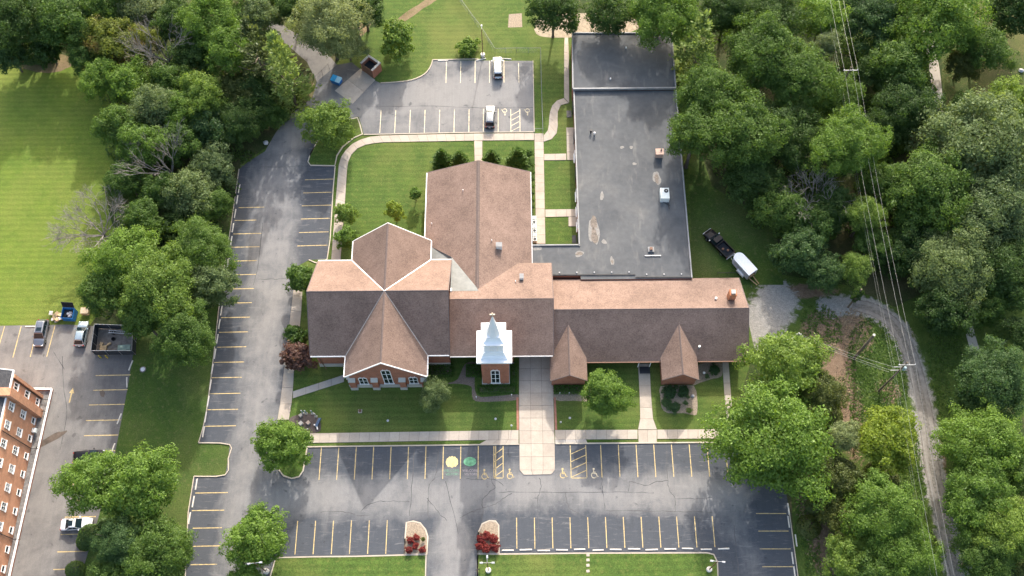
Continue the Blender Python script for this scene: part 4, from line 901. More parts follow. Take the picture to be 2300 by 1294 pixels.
rw = empty('window_well_wall'); tag(rw, 'low white-capped retaining wall beside the apartment block', 'wall')
for a, b_ in (((-74.97, 53.42), (-75.93, 20)), ((-79.5, 53.5), (-74.97, 53.42))):
    bar('wall', (a[0], a[1], .42), (b_[0], b_[1], .42), .2, .42, M_brick, rw); bar('coping', (a[0], a[1], .52), (b_[0], b_[1], .52), .3, .1, M_white, rw)
sheet('well_floor', [(-79.4, 53.3), (-75.1, 53.3), (-76.0, 20), (-76.6, 20), (-76.6, 49), (-79.4, 52)], plain('well gravel', (.17, .165, .16), .95, var=.3, scale=2), .016)
for y0 in (49.6, 43.5, 29.4, 51.6): MB().tube((-76.4, y0, .5), (-75.2, y0, .5), .06).build('drain_pipe', M_black, rw)

# ------------------------------------------------------------------ trees
def crown_mesh(name, seed, n_leaf, leaf, blobs, zr=.85, hollow=.45, droop=0.0, brs=(.14, .27)):
    """crown of unit radius: leaf clumps (bent quads) gathered on many small boughs; leaf = size relative to the radius"""
    r = random.Random(seed); V = []; F = []
    B = []
    ph = [r.uniform(0, 6.28) for _ in range(4)]
    for i in range(blobs):
        t = r.uniform(0, 2*math.pi); u = r.uniform(-.7, 1.0); k = r.uniform(hollow, 1.0)**.5*(r.uniform(1.02, 1.16) if r.random() < .12 else 1)
        edge = 1+.15*math.sin(2*t+ph[0])+.14*math.sin(3*t+ph[1])+.11*math.sin(5*t+ph[2])+.08*math.sin(9*t+ph[3])
        s = math.sqrt(max(0, 1-u*u)); br = r.uniform(*brs)
        c = Vector((s*math.cos(t)*k*edge*(1-br*.5), s*math.sin(t)*k*edge*(1-br*.5), u*k*zr*(1-br*.5)))
        c.z -= droop*(c.x*c.x+c.y*c.y)
        B.append((c, br))
    tot = sum(b[1]**2 for b in B)
    def put(p, n, sz):
        a = n.orthogonal().normalized(); b = n.cross(a); t = r.uniform(0, 6.28); a, b = a*math.cos(t)+b*math.sin(t), b*math.cos(t)-a*math.sin(t)
        L_ = sz*r.choice((.5, .7, .9, 1.0, 1.3, 1.6))*r.uniform(.85, 1.15); W_ = L_*r.uniform(.45, .8); k = len(V)
        V.extend((p-a*L_*.5, p-b*W_*.5+n*L_*.05, p+a*L_*.5-n*L_*.12, p+b*W_*.5+n*L_*.05)); F.append((k, k+1, k+2, k+3))
    for c, br in B:
        ax = Vector((r.uniform(.75, 1.3), r.uniform(.75, 1.3), r.uniform(.55, .95)))
        for _ in range(int(n_leaf*.82*br*br/tot)):
            d = Vector((r.gauss(0, 1), r.gauss(0, 1), r.gauss(.3, 1)))
            if d.length < 1e-3: continue
            d.normalize(); q = r.uniform(.6, 1.08) if r.random() < .85 else r.uniform(1.05, 1.45)
            put(c+Vector((d.x*ax.x, d.y*ax.y, d.z*ax.z))*br*q, (d*.7+c.normalized()*.3+Vector((r.uniform(-.7, .7), r.uniform(-.7, .7), r.uniform(-.1, .9)))).normalized(), leaf)
    for _ in range(int(n_leaf*.18)):          # loose inner foliage so that gaps between boughs are not empty
        d = Vector((r.gauss(0, 1), r.gauss(0, 1), r.gauss(0, 1))).normalized()*r.uniform(.35, .82); d.z = abs(d.z)*zr*.8 if r.random() < .7 else d.z*zr*.8
        put(d, Vector((r.uniform(-.6, .6), r.uniform(-.6, .6), 1)).normalized(), leaf*1.5)
    me = bpy.data.meshes.new(name); me.from_pydata([tuple(v) for v in V], [], F); me.update(); return me
def pine_mesh(name, seed, tiers=13, per=13, lf=.125, wd=.3):
    r = random.Random(seed); V = []; F = []
    for i in range(tiers):
        f = i/(tiers-1); z = -1.0+2.05*f; R = (1-f)**.8*.95+.06
        for j in range(max(5, int(per*(1-f*.55)))):
            t = r.uniform(0, 6.28); ln = R*r.uniform(.72, 1.1); d = Vector((math.cos(t), math.sin(t), r.uniform(.0, .3)-.25*(1-f)))
            for q in range(26):
                s = r.uniform(.12, 1.0)**.8; p = Vector((0, 0, z))+d*ln*s+Vector((r.gauss(0, .045), r.gauss(0, .045), r.gauss(0, .035)))*(1.2-s*.5)
                a = (d+Vector((r.uniform(-.8, .8), r.uniform(-.8, .8), r.uniform(-.1, .7)))).normalized(); b = a.cross(Vector((r.uniform(-.4, .4), r.uniform(-.4, .4), 1))).normalized()
                L_ = lf*r.uniform(.6, 1.2); W_ = L_*wd; k = len(V); V += [p, p+a*L_*.6-b*W_, p+a*L_*1.1, p+a*L_*.6+b*W_]; F.append((k, k+1, k+2, k+3))
    me = bpy.data.meshes.new(name); me.from_pydata([tuple(v) for v in V], [], F); me.update(); return me
def trunk_mesh(name, seed, h, r0, limbs=7):
    r = random.Random(seed); b = MB(); top = Vector((r.uniform(-.3, .3), r.uniform(-.3, .3), h*.75))
    mid = top*.5+Vector((r.uniform(-.15, .15), r.uniform(-.15, .15), 0))
    b.path([Vector((0, 0, -.15)), Vector((0, 0, .3)), mid, top], [r0*1.5, r0*1.05, r0*.75, r0*.3], 7)
    for i in range(limbs):
        t = 2*math.pi*i/limbs+r.uniform(-.4, .4); f = r.uniform(.35, .8); p = mid.lerp(top, (f-.35)/.5) if f > .4 else mid
        e = p+Vector((math.cos(t)*h*.28, math.sin(t)*h*.28, h*.2)); k = p.lerp(e, .5)+Vector((0, 0, -h*.03))
        b.path([p, k, e], [r0*.42, r0*.28, r0*.08], 5)
    return b.mesh(name, M_bark)
def dead_mesh(name, seed, h, spread, lean=(0, 0), depth=4, r0=.2, thick=1.0):
    r = random.Random(seed); b = MB()
    def grow(p, d, ln, rad, k):
        q = p+d*ln*.5+Vector((r.uniform(-.08, .08), r.uniform(-.08, .08), r.uniform(-.03, .08)))*ln; e = q+(d+Vector((r.uniform(-.25, .25), r.uniform(-.25, .25), r.uniform(-.05, .2)))).normalized()*ln*.5
        b.path([p, q, e], [rad, rad*.8, rad*.6], 4 if k < depth else 5)
        if k == 0: return
        for _ in range(r.choice((2, 3, 3, 4)) if k > 1 else 2):
            nd = (d+Vector((r.uniform(-1, 1)*spread, r.uniform(-1, 1)*spread, r.uniform(-.35, .5)*spread))).normalized(); grow(q.lerp(e, r.uniform(.2, 1)), nd, ln*r.uniform(.55, .85), max(rad*.58, .018*thick), k-1)
    top = Vector((lean[0]*.3, lean[1]*.3, h*.3)); b.path([Vector((0, 0, -.1)), top], [r0*1.4, r0], 7)
    for i in range(8):
        t = 2*math.pi*i/8+r.uniform(-.4, .4); d = Vector((math.cos(t)*spread+lean[0]*.14, math.sin(t)*spread+lean[1]*.14, r.uniform(.35, .9))).normalized(); grow(top, d, h*.28, r0*.6, depth-1)
    return b.mesh(name, M_dead)

CROWN = {'big': [crown_mesh('crown', 11+i, 34000, .037, 170, .8, .5, 0.0, (.08, .19)) for i in range(4)],
         'mid': [crown_mesh('crown', 31+i, 15000, .058, 95, .9, .5, 0.0, (.10, .23)) for i in range(5)],
         'small': [crown_mesh('crown', 51+i, 2600, .15, 34, 1.0) for i in range(3)],
         'loose': [crown_mesh('crown', 71+i, 16000, .048, 100, .85, .35, .10, (.09, .21)) for i in range(3)],
         'tall': [crown_mesh('crown', 91+i, 4200, .12, 44, 1.5) for i in range(2)],
         'bush': [crown_mesh('crown', 111+i, 2200, .15, 26, .8, .55) for i in range(2)],
         'pine': [pine_mesh('crown', 131+i) for i in range(2)], 'cone': [pine_mesh('crown', 141+i, 16, 24, .17, .55) for i in range(2)]}
TRUNK = [trunk_mesh('trunk', 7+i, 1.0*10, .26, 7) for i in range(3)]
LEAF = {'dark': leaf_mat('dark green leaves', (0.0229, 0.0541, 0.0134), (0.0710, 0.1320, 0.0311)),
        'mid': leaf_mat('mid green leaves', (0.0343, 0.0801, 0.0166), (0.1053, 0.1861, 0.0373)),
        'bright': leaf_mat('bright green leaves', (0.0481, 0.1084, 0.0186), (0.1466, 0.2498, 0.0435)),
        'yellow': leaf_mat('yellow green leaves', (.075, .135, .016), (.200, .275, .034)),
        'lime': leaf_mat('lime leaves', (0.0664, 0.1296, 0.0207), (0.1923, 0.2886, 0.0570)),
        'grey': leaf_mat('grey green leaves', (0.0458, 0.0825, 0.0311), (0.1580, 0.2214, 0.0931)),
        'silver': leaf_mat('silvery leaves', (0.074, 0.11, 0.046), (0.235, 0.29, 0.14)),
        'olive': leaf_mat('olive leaves', (0.0458, 0.0659, 0.0186), (0.1282, 0.1590, 0.0435)),
        'blue': leaf_mat('bluish green leaves', (0.022, 0.06, 0.022), (0.075, 0.142, 0.048)),
        'rusty': leaf_mat('yellow green leaves tipped rust', (.060, .098, .014), (.20, .235, .04), (.24, .16, .055)),
        'purple': leaf_mat('purple leaves', (0.046, 0.021, 0.023), (0.169, 0.098, 0.086)),
        'red': leaf_mat('red leaves', (0.098, 0.013, 0.016), (0.273, 0.046, 0.046)),
        'hedge': leaf_mat('hedge leaves', (.024, .070, .012), (.080, .170, .028)),
        'pine': leaf_mat('pine needles', (0.0742, 0.1240, 0.0368), (0.2120, 0.2976, 0.0978)),
        'darkpine': leaf_mat('dark pine needles', (0.0276, 0.0521, 0.0207), (0.1007, 0.1364, 0.0552))}
_tn = [0]
def tree(u, v, rpx, kind, col, h, label, name='tree', zr=None, group=None, cat='tree', yr=None):
    """broadleaf or pine: crown centred on the photo point at its own height above the ground"""
    _tn[0] += 1; i = _tn[0]; r = random.Random(i*13+5)
    me = CROWN[kind][i % len(CROWN[kind])]
    base = {'big': .8, 'mid': .9, 'small': 1.0, 'loose': .9, 'tall': 1.5, 'bush': .8, 'pine': 1.0, 'cone': 1.0}[kind]
    R = rpx/ppm(u, v, h*.6)
    Rz = (zr or 1.0)*R
    zc = max(h-Rz*base, Rz*base*.55)
    p = G(u, v, zc); R = rpx/ppm(u, v, zc)
    t = empty(name, (p.x, p.y, 0)); tag(t, label, cat, group)
    o = obj('crown', me, t, (0, 0, zc), (0, 0, r.uniform(0, 6.28)), (R, R*(yr or 1.0), Rz), LEAF[col])
    if kind != 'bush':
        s = max(.3, zc/7.5); obj('trunk', TRUNK[i % 3], t, scale=(s*.9, s*.9, zc/7.5*1.05), rot=(0, 0, r.uniform(0, 6.28)))
    else: MB().tube((0, 0, -.05), (0, 0, max(.2, zc)), .06, .03, 5).build('stem', M_bark, t)
    return t
W = 'wood beyond the mown field'
T = [
 # upper-left wood
 (45, 40, 80, 'big', 'dark', 15, 'dark green tree filling the top left corner'), (150, 55, 72, 'mid', 'mid', 14, 'mid green tree at the field\'s top edge, second from the corner'), (20, 120, 48, 'mid', 'blue', 9, 'low bluish tree at the left edge above the mown field'),
 (105, 108, 40, 'small', 'dark', 8, 'small dark tree on the bare earth edge above the field'), (235, 12, 55, 'mid', 'mid', 13, 'mid green tree on the top edge left of the pale grey-green one'), (318, 10, 58, 'mid', 'silver', 12, 'pale grey-green tree on the top edge of the wood'),
 (395, 40, 52, 'mid', 'dark', 12, 'dark tree behind the upper dead tree'), (480, 45, 78, 'big', 'bright', 15, 'large bright green tree near the top of the left wood'), (570, 30, 52, 'mid', 'grey', 12, 'greyish tree left of the rear driveway\'s far end'),
 (188, 130, 40, 'mid', 'mid', 10, 'mid green tree at the wood\'s corner beside the field'), (250, 92, 62, 'mid', 'rusty', 13, 'yellow-green tree tipped with rust at the wood\'s corner'), (322, 85, 36, 'loose', 'rusty', 11, 'thin rusty tree beside the upper dead tree'),
 (225, 175, 48, 'mid', 'bright', 11, 'bright green tree right beside the top of the field'), (290, 185, 52, 'mid', 'bright', 11, 'bright green tree below the rust-tipped tree'), (515, 110, 56, 'mid', 'bright', 14, 'rounded bright tree left of the two pines'),
 (440, 130, 60, 'mid', 'dark', 10, 'dark tree between dead tree and rounded bright tree'), (455, 215, 56, 'mid', 'lime', 12, 'lime tree in the middle of the left wood'), (345, 240, 60, 'loose', 'grey', 13, 'loose grey-green tree in the middle of the left wood'),
 (530, 215, 62, 'mid', 'olive', 9, 'olive tree below the dark pine'), (540, 270, 62, 'big', 'dark', 9, 'dark tree beside the curve of the driveway'), (470, 290, 58, 'mid', 'blue', 9, 'bluish tree left of the driveway curve'),
 (270, 285, 55, 'mid', 'mid', 12, 'mid green tree where the field bends in'), (320, 325, 56, 'mid', 'bright', 12, 'bright tree above the lower dead tree'), (400, 315, 55, 'mid', 'mid', 10, 'mid green tree right above the lower dead tree'),
 (285, 405, 48, 'mid', 'mid', 10, 'mid green tree above the big bare tree'), (480, 375, 55, 'mid', 'grey', 8, 'grey-green bushy tree left of the top parking bay'), (430, 440, 66, 'mid', 'grey', 9, 'grey-green tree below the lower dead tree'),
 (485, 460, 40, 'mid', 'mid', 7, 'mid green tree hugging the left kerb of the car park'), (320, 490, 46, 'mid', 'mid', 10, 'mid green tree right of the big bare tree'), (385, 510, 42, 'mid', 'dark', 6, 'dark low tree in the gap right of the big bare tree'),
 (450, 560, 74, 'big', 'mid', 11, 'broad tree overhanging the left parking bays'), (285, 585, 80, 'big', 'bright', 14, 'broad bright tree below the big bare tree'), (355, 650, 92, 'big', 'lime', 15, 'largest lime-green tree right above the neighbour\'s fenced bin yard'),
 (235, 650, 56, 'mid', 'mid', 12, 'mid green tree beside the tan cabinet and blue skip'), (475, 640, 58, 'mid', 'grey', 10, 'grey-green tree leaning over the left parking bays'), (415, 755, 70, 'big', 'mid', 12, 'rounded tree at the head of the grass verge'),
 (320, 715, 52, 'mid', 'mid', 11, 'mid green tree over the fenced bin yard'),
 (385, 185, 52, 'mid', 'mid', 10, 'mid green tree below the upper dead tree'), (575, 200, 48, 'mid', 'dark', 9, 'dark tree under the two pines'), (365, 430, 46, 'mid', 'mid', 9, 'mid green tree between the lower dead tree and the big bare tree'), (605, 255, 42, 'mid', 'mid', 6, 'low tree at the inside of the driveway curve'), (400, 250, 50, 'mid', 'bright', 11, 'bright tree left of the lime tree in the left wood'),
 # top middle
 (738, 55, 80, 'big', 'silver', 15, 'large silvery tree by the rear driveway'), (778, 95, 44, 'loose', 'silver', 8.5, 'loose silvery tree above the brick bin enclosure'), (655, 10, 46, 'mid', 'dark', 11, 'dark tree on the top edge by the rear driveway'),
 (815, 10, 60, 'mid', 'dark', 12, 'dark tree on the top edge right of the silvery tree'), (600, -15, 40, 'mid', 'mid', 9, 'tree cut by the top edge beside the rear driveway'), (893, 88, 40, 'tall', 'lime', 9, 'slender pale green tree alone on the rear lawn'),
 (735, 278, 58, 'mid', 'lime', 9, 'yellow-green tree on the driveway island'),
 # trees by the playground and annex
 (1245, 22, 58, 'mid', 'dark', 12, 'dark tree left over the playground sand'), (1372, 28, 54, 'mid', 'dark', 12, 'dark tree behind the annex\'s far wall'), (1487, 32, 82, 'big', 'bright', 15, 'bright green tree overhanging the annex\'s far right corner'),
 # right-hand wood
 (1635, 20, 62, 'big', 'dark', 13, 'dark tree at the top edge right of the annex'), (1730, 40, 75, 'big', 'dark', 13, 'dark tree at the top edge left of the power line'), (1715, 120, 92, 'big', 'mid', 17, 'tall tree behind the largest tree beside the annex'),
 (1600, 225, 88, 'big', 'mid', 16, 'tree leaning over the annex\'s long right edge'), (1795, 175, 88, 'big', 'mid', 16, 'broad tree left of the far power pole'), (1660, 300, 95, 'big', 'mid', 17, 'largest tree beside the annex'), (1562, 300, 62, 'mid', 'mid', 15, 'tree whose boughs reach over the annex\'s right parapet'),
 (1770, 300, 80, 'big', 'dark', 13, 'dark tree between the annex trees and power line'), (1690, 400, 75, 'big', 'dark', 10, 'dark tree above the black pickup'), (1900, 325, 85, 'big', 'bright', 16, 'bright green tree standing in the power line gap'),
 (1858, 95, 32, 'loose', 'silver', 11, 'small bluish-white tree left of the far power pole'), (1850, 40, 50, 'mid', 'bright', 12, 'bright tree at the top edge beside the power line'), (1960, 40, 75, 'big', 'blue', 12, 'bluish dark tree right of the power line at the top edge'),
 (1885, 215, 55, 'mid', 'mid', 10, 'mid green tree under the far power pole'), (1975, 300, 55, 'mid', 'dark', 9, 'dark tree right of the bright tree in the power line gap'), (1755, 470, 58, 'mid', 'mid', 9, 'mid green tree left of the twiggy tree'), (1990, 420, 58, 'mid', 'mid', 10, 'mid green tree just right of the wires in the wood'), (1960, 545, 45, 'mid', 'mid', 8, 'mid green tree under the wires above the gravel bend'), (2180, 250, 45, 'mid', 'mid', 9, 'mid green tree at the end of the far footpath'), (2215, 690, 48, 'mid', 'mid', 8, 'mid green tree right of the lower footpath'),
 (2100, 45, 105, 'big', 'bright', 17, 'wide bright tree at the top right'), (2020, 150, 62, 'mid', 'mid', 13, 'mid green tree left of the far footpath'), (2035, 240, 76, 'big', 'dark', 12, 'dark tree beside the far footpath'), (1965, 160, 45, 'mid', 'dark', 9, 'dark low tree right of the far power pole'),
 (2215, 105, 60, 'loose', 'mid', 12, 'loose tree in the meadow at the top right'), (2275, 25, 62, 'mid', 'dark', 12, 'dark tree in the top right corner'), (2165, 140, 42, 'mid', 'olive', 8, 'olive tree left of the loose meadow tree'), (2200, 330, 135, 'big', 'grey', 17, 'huge grey-green tree at the right edge'), (2090, 430, 105, 'big', 'mid', 15, 'broad mid green tree left of the huge grey-green one'),
 (2240, 470, 110, 'big', 'grey', 15, 'grey-green tree at the right edge below the huge one'), (2140, 590, 95, 'big', 'grey', 13, 'grey-green tree above the lower footpath'), (2260, 610, 85, 'big', 'dark', 12, 'dark tree at the right edge above the small clearing'),
 (2040, 560, 72, 'mid', 'dark', 9, 'dark tree right of the power line above the gravel bend'), (2275, 235, 60, 'mid', 'lime', 11, 'lime tree at the right edge below the bare meadow'), (1945, 480, 45, 'loose', 'lime', 11, 'sunlit yellowish tree under the power line'),
 (1815, 500, 60, 'mid', 'mid', 9, 'mid green tree with dead twigs on top right of the pickup'), (1868, 460, 62, 'mid', 'dark', 9, 'dark tree between the power line and the twiggy tree'), (1795, 565, 58, 'mid', 'blue', 9, 'rounded bluish tree right of the white trailer'),
 (1853, 612, 45, 'mid', 'blue', 7, 'smaller rounded tree beside the gravel turning area'), (1925, 600, 42, 'loose', 'lime', 8, 'sunlit small tree at the foot of the power line gap'), (2120, 700, 62, 'mid', 'dark', 10, 'dark tree left of the lower footpath'),
 (2285, 745, 42, 'mid', 'dark', 8, 'single dark tree in the clearing at the right edge'), (2230, 850, 85, 'big', 'blue', 13, 'bluish tree below the lower footpath'), (2180, 920, 48, 'mid', 'dark', 9, 'dark tree beside the gravel road'),
 (2210, 1000, 98, 'big', 'bright', 14, 'bright tree right of the gravel road, uppermost of three'), (2200, 1110, 92, 'big', 'bright', 14, 'bright tree right of the gravel road, middle of three'), (2275, 1190, 80, 'big', 'lime', 14, 'yellowish tree at the right edge near the bottom'),
 (2215, 1250, 72, 'big', 'mid', 12, 'tree right of the gravel road at the bottom edge'), (2320, 1060, 70, 'big', 'mid', 13, 'tree cut by the right edge above the yellowish one'),
 (1765, 815, 92, 'loose', 'lime', 13, 'feathery yellow-green tree beside the gravel yard'), (1840, 880, 58, 'loose', 'olive', 9, 'olive tree right below the feathery one'), (1735, 985, 138, 'big', 'bright', 15, 'very large green tree at the car park\'s upper right corner'),
 (1893, 980, 42, 'loose', 'silver', 9, 'small silvery tree left of the yellow tree'),
 (1995, 990, 74, 'mid', 'yellow', 11, 'vivid yellow-green tree beside the gravel road'), (1880, 1075, 62, 'mid', 'olive', 8, 'olive thicket tree right of the car park corner'), (1985, 1150, 88, 'big', 'bright', 12, 'bright tree left of the gravel road below the yellow one'),
 (1900, 1160, 55, 'mid', 'olive', 7, 'olive tree between car park and gravel road'), (1905, 1250, 58, 'mid', 'lime', 8, 'lime tree at the bottom edge right of the car park'), (2035, 1245, 74, 'big', 'bright', 11, 'bright tree at the bottom edge left of the gravel road'), (1965, 1285, 60, 'mid', 'mid', 9, 'tree at the bottom edge between the lime and bright ones'),
 # around the church
 (1361, 884, 55, 'mid', 'bright', 8.5, 'bright round tree on the lawn between the two small front gables'), (975, 884, 37, 'mid', 'grey', 6, 'small greyish tree in front of the church\'s right corner'), (631, 998, 64, 'mid', 'bright', 9, 'round bright tree on the car park island'),
 (578, 1208, 72, 'mid', 'bright', 9.5, 'round bright tree at the lower left of the car park'), (208, 1082, 82, 'loose', 'bright', 14, 'wide feathery tree over the neighbour\'s car park, left half'), (318, 1085, 90, 'loose', 'bright', 14, 'wide feathery tree over the grass verge, right half'),
 (350, 1245, 86, 'big', 'mid', 11, 'dark tree at the bottom edge left of the car park'), (268, 1215, 58, 'big', 'blue', 11, 'bluish green tree beside the white car'), (255, 1295, 52, 'mid', 'mid', 9, 'tree at the bottom edge below the white car'), (555, 1305, 40, 'mid', 'bright', 6, 'bright treetop cut by the bottom edge'),
 (679, 628, 36, 'tall', 'mid', 7.5, 'tall dense tree at the church\'s rear left corner'), (668, 800, 38, 'small', 'purple', 5, 'purple-leaved tree at the church\'s front left corner'),
 (776, 480, 25, 'tall', 'lime', 5.5, 'slender tree by the curving pavement, upper one'), (777, 534, 25, 'tall', 'bright', 5.5, 'slender tree by the curving pavement, lower one'), (887, 474, 22, 'tall', 'yellow', 6, 'pale yellowish sapling on the courtyard lawn'), (932, 434, 15, 'small', 'bright', 3.6, 'thin sapling with mulch ring near the hall wall'),
]
for a in T: tree(*a)
for u, v, rp, c, h, lb in [(582, 125, 60, 'darkpine', 20, 'dark pine on the wood\'s edge'), (640, 165, 66, 'pine', 19, 'pale feathery pine beside the rear gate'), (1565, 120, 66, 'pine', 17, 'pale pine at the annex\'s far right corner')]:
    tree(u, v, rp, 'pine', c, h, lb, name='pine_tree', zr=1.8)
# evergreens and shrubs
for u, v, rp, k, c, h, lb, zr in [(992, 354, 24, 'cone', 'mid', 4.8, 'tall evergreen behind the hall, leftmost of four', 1.0), (1032, 354, 20, 'cone', 'mid', 3.8, 'evergreen behind the hall, second from left', .9), (1104, 352, 20, 'cone', 'mid', 3.6, 'evergreen behind the hall, right of the short pavement', .9), (1163, 350, 26, 'cone', 'mid', 4.4, 'broad evergreen at the hall\'s far right corner', .9),
                                 (1052, 107, 25, 'bush', 'lime', 2.6, 'round bush on the rear lawn beside the lamp post', 1.0), (663, 753, 27, 'bush', 'mid', 2.6, 'round bush between pavement and church side wall', .9), (1190, 345, 9, 'bush', 'mid', 1.5, 'small bush at the hall\'s corner by the court pavement', 1.0)]:
    tree(u, v, rp, k, c, h, lb, name='shrub', zr=zr, cat='shrub')
for i in range(7): tree(1197+(i % 2)*.8, 372+i*15.5, 4.2, 'bush', 'bright' if i % 2 else 'mid', .9, 'small garden plant along the hall\'s right wall, %s from the condensers' % ('seventh', 'sixth', 'fifth', 'fourth', 'third', 'second', 'first')[i], name='garden_plant', cat='plant', group='plants along the hall wall')
for i, (u, v, c, lb) in enumerate([(921, 1213, 'red', 'red shrub, left of the upper row in the left bed'), (935, 1207, 'red', 'red shrub, uppermost in the left bed'), (950, 1211, 'olive', 'brownish sparse shrub in the left bed'), (933, 1226, 'red', 'red shrub in the middle of the left bed'), (918, 1235, 'red', 'red shrub, lower left corner of the left bed'), (949, 1235, 'red', 'red shrub, lower right corner of the left bed'),
                                  (1081, 1211, 'red', 'red shrub, left of the upper row in the right bed'), (1094, 1203, 'red', 'red shrub, uppermost in the right bed'), (1110, 1212, 'red', 'red shrub, right of the upper row in the right bed'), (1079, 1227, 'red', 'red shrub, lower left in the right bed'), (1093, 1232, 'red', 'red shrub, lowest middle one in the right bed'), (1111, 1231, 'red', 'red shrub, lower right in the right bed')]):
    tree(u, v, (8.5 if i < 6 else 11)*(.62 if c == 'olive' else 1), 'bush', c, 1.0 if i < 6 else 1.3, lb, name='shrub', cat='shrub', group='red shrubs in the entrance beds')
for u, v, rp, lb in [(1505, 880, 17, 'leafy plant in the small gable\'s bed, upper left'), (1535, 880, 15, 'leafy plant in the small gable\'s bed, upper right'), (1497, 905, 13, 'leafy plant in the small gable\'s bed, middle left'), (1515, 915, 14, 'leafy plant in the small gable\'s bed, lower left'), (1548, 922, 7, 'low yellowish plant in the small gable\'s bed, lower right'), (1540, 905, 6, 'tiny plant in the small gable\'s bed beside stones'), (1605, 830, 13, 'leafy plant right of the right small gable'), (1588, 845, 6, 'tiny plant by the right small gable\'s mulch')]:
    tree(u, v, rp, 'bush', 'lime' if rp == 7 else 'blue', .9, lb, name='bed_plant', cat='plant', zr=.55)
# clipped hedges by the tower and the left small gable
def hedge(label, q, h):
    P = GP(q); c = sum(P, Vector())/len(P); t = empty('hedge', (c.x, c.y, 0)); tag(t, label, 'hedge')
    r = random.Random(int(q[0][0])); V = []; F = []
    x0, x1 = min(p.x for p in P)-c.x, max(p.x for p in P)-c.x; y0, y1 = min(p.y for p in P)-c.y, max(p.y for p in P)-c.y
    n = int((x1-x0)*(y1-y0)*170)+500
    for _ in range(n):
        p = Vector((r.uniform(x0, x1), r.uniform(y0, y1), h*r.uniform(.8, 1.05)));
        if r.random() < .45: p.z = r.uniform(.1, h); p.x, p.y = r.choice(((x0+r.uniform(-.05, .1), p.y), (x1-r.uniform(-.05, .1), p.y), (p.x, y0+r.uniform(-.05, .1)), (p.x, y1)))
        a = Vector((r.uniform(-1, 1), r.uniform(-1, 1), r.uniform(-.3, .5))).normalized(); b = a.orthogonal().normalized(); s = r.uniform(.12, .26); k = len(V)
        V += [tuple(p-a*s*.5), tuple(p-b*s*.3), tuple(p+a*s*.5), tuple(p+b*s*.3)]; F.append((k, k+1, k+2, k+3))
    me = bpy.data.meshes.new('foliage'); me.from_pydata(V, [], F); obj('foliage', me, t, mat=LEAF['hedge'])
    Box('twigs', M_bark, t, x0+.25, x1-.25, y0+.25, y1-.25, 0, h*.5)
hedge('clipped hedge along the foot of the bell tower', [(1074, 868), (1160, 868), (1160, 884), (1074, 884)], .9)
hedge('narrow clipped hedge right of the bell tower', [(1147, 822), (1160, 822), (1160, 866), (1147, 866)], .9)
hedge('clipped hedge in front of the left small gable', [(1245, 869), (1312, 869), (1312, 886), (1245, 886)], .9)
hedge('dark rounded hedge left of the bell tower', [(1048, 822), (1080, 822), (1080, 848), (1048, 848)], .9)
hedge('dark hedge between church and link building', [(965, 820), (1018, 820), (1012, 846), (965, 846)], .8)

# dead and bare trees
for u, v, h, sp, ln, lb, sd, dp in [(262, 548, 12.5, .85, (-2.5, -1), 'big bare grey tree leaning out over the mown field', 5, 6), (400, 175, 14.5, .6, (-1, 1), 'upper bare dead tree in the left wood', 9, 5), (410, 425, 14, .55, (-2, 2), 'lower bare dead tree in the left wood', 14, 5), (805, 85, 6, .5, (1, 1), 'bare shrubby tree on the bare earth of the rear lawn', 21, 5), (1806, 490, 11.5, .8, (0, 0), 'bare dead treetop right of the pickup', 25, 5)]:
    p = G(u, v); t = empty('dead_tree', (p.x, p.y, 0)); tag(t, lb, 'dead tree'); obj('branches', dead_mesh('branches', sd, h, sp, ln, dp, .2, 1.0), t)
# ivy-grown stump pole, undergrowth mass
def scatter(name, polys, n, size, mat, zmax, label, cat, seed):
    r = random.Random(seed); V = []; F = []
    for poly in polys:
        P = [p.to_2d() for p in GP(poly)]; x0, x1 = min(p.x for p in P), max(p.x for p in P); y0, y1 = min(p.y for p in P), max(p.y for p in P)
        def inside(x, y):
            c = False
            for a, b in zip(P, P[1:]+P[:1]):
                if (a.y > y) != (b.y > y) and x < (b.x-a.x)*(y-a.y)/(b.y-a.y)+a.x: c = not c
            return c
        mounds = []
        while len(mounds) < max(6, int((x1-x0)*(y1-y0)/14)):
            x, y = r.uniform(x0, x1), r.uniform(y0, y1)
            if inside(x, y): mounds.append((x, y, r.uniform(.8, 2.2), r.uniform(.35, 1.0)*zmax))
        per = int(n/len(polys)/len(mounds))
        for mx, my, mr, mh in mounds:
            for _ in range(per):
                d = Vector((r.gauss(0, 1), r.gauss(0, 1), abs(r.gauss(0, 1)))).normalized(); p = Vector((mx+d.x*mr, my+d.y*mr, d.z*mh))*1.0
                nn = (d+Vector((r.uniform(-.6, .6), r.uniform(-.6, .6), .4))).normalized(); a = nn.orthogonal().normalized(); b = nn.cross(a); t = r.uniform(0, 6.28); a, b = a*math.cos(t)+b*math.sin(t), b*math.cos(t)-a*math.sin(t)
                s = size*r.uniform(.6, 1.3); k = len(V); V += [tuple(p-a*s*.5), tuple(p-b*s*.32), tuple(p+a*s*.5), tuple(p+b*s*.32)]; F.append((k, k+1, k+2, k+3))
    me = bpy.data.meshes.new(name); me.from_pydata(V, [], F); o = obj(name, me, None, mat=mat); tag(o, label, cat, kind='stuff'); return o
scatter('undergrowth', [[(190, 60), (600, 40), (690, 190), (640, 230), (560, 330), (520, 350), (520, 440), (490, 540), (470, 700), (330, 760), (200, 700), (230, 580), (300, 480), (240, 300)], [(0, 20), (180, 40), (200, 120), (20, 140)]], 42000, .5, LEAF['dark'], 3.5, 'tangled undergrowth filling the left wood', 'undergrowth', 3)
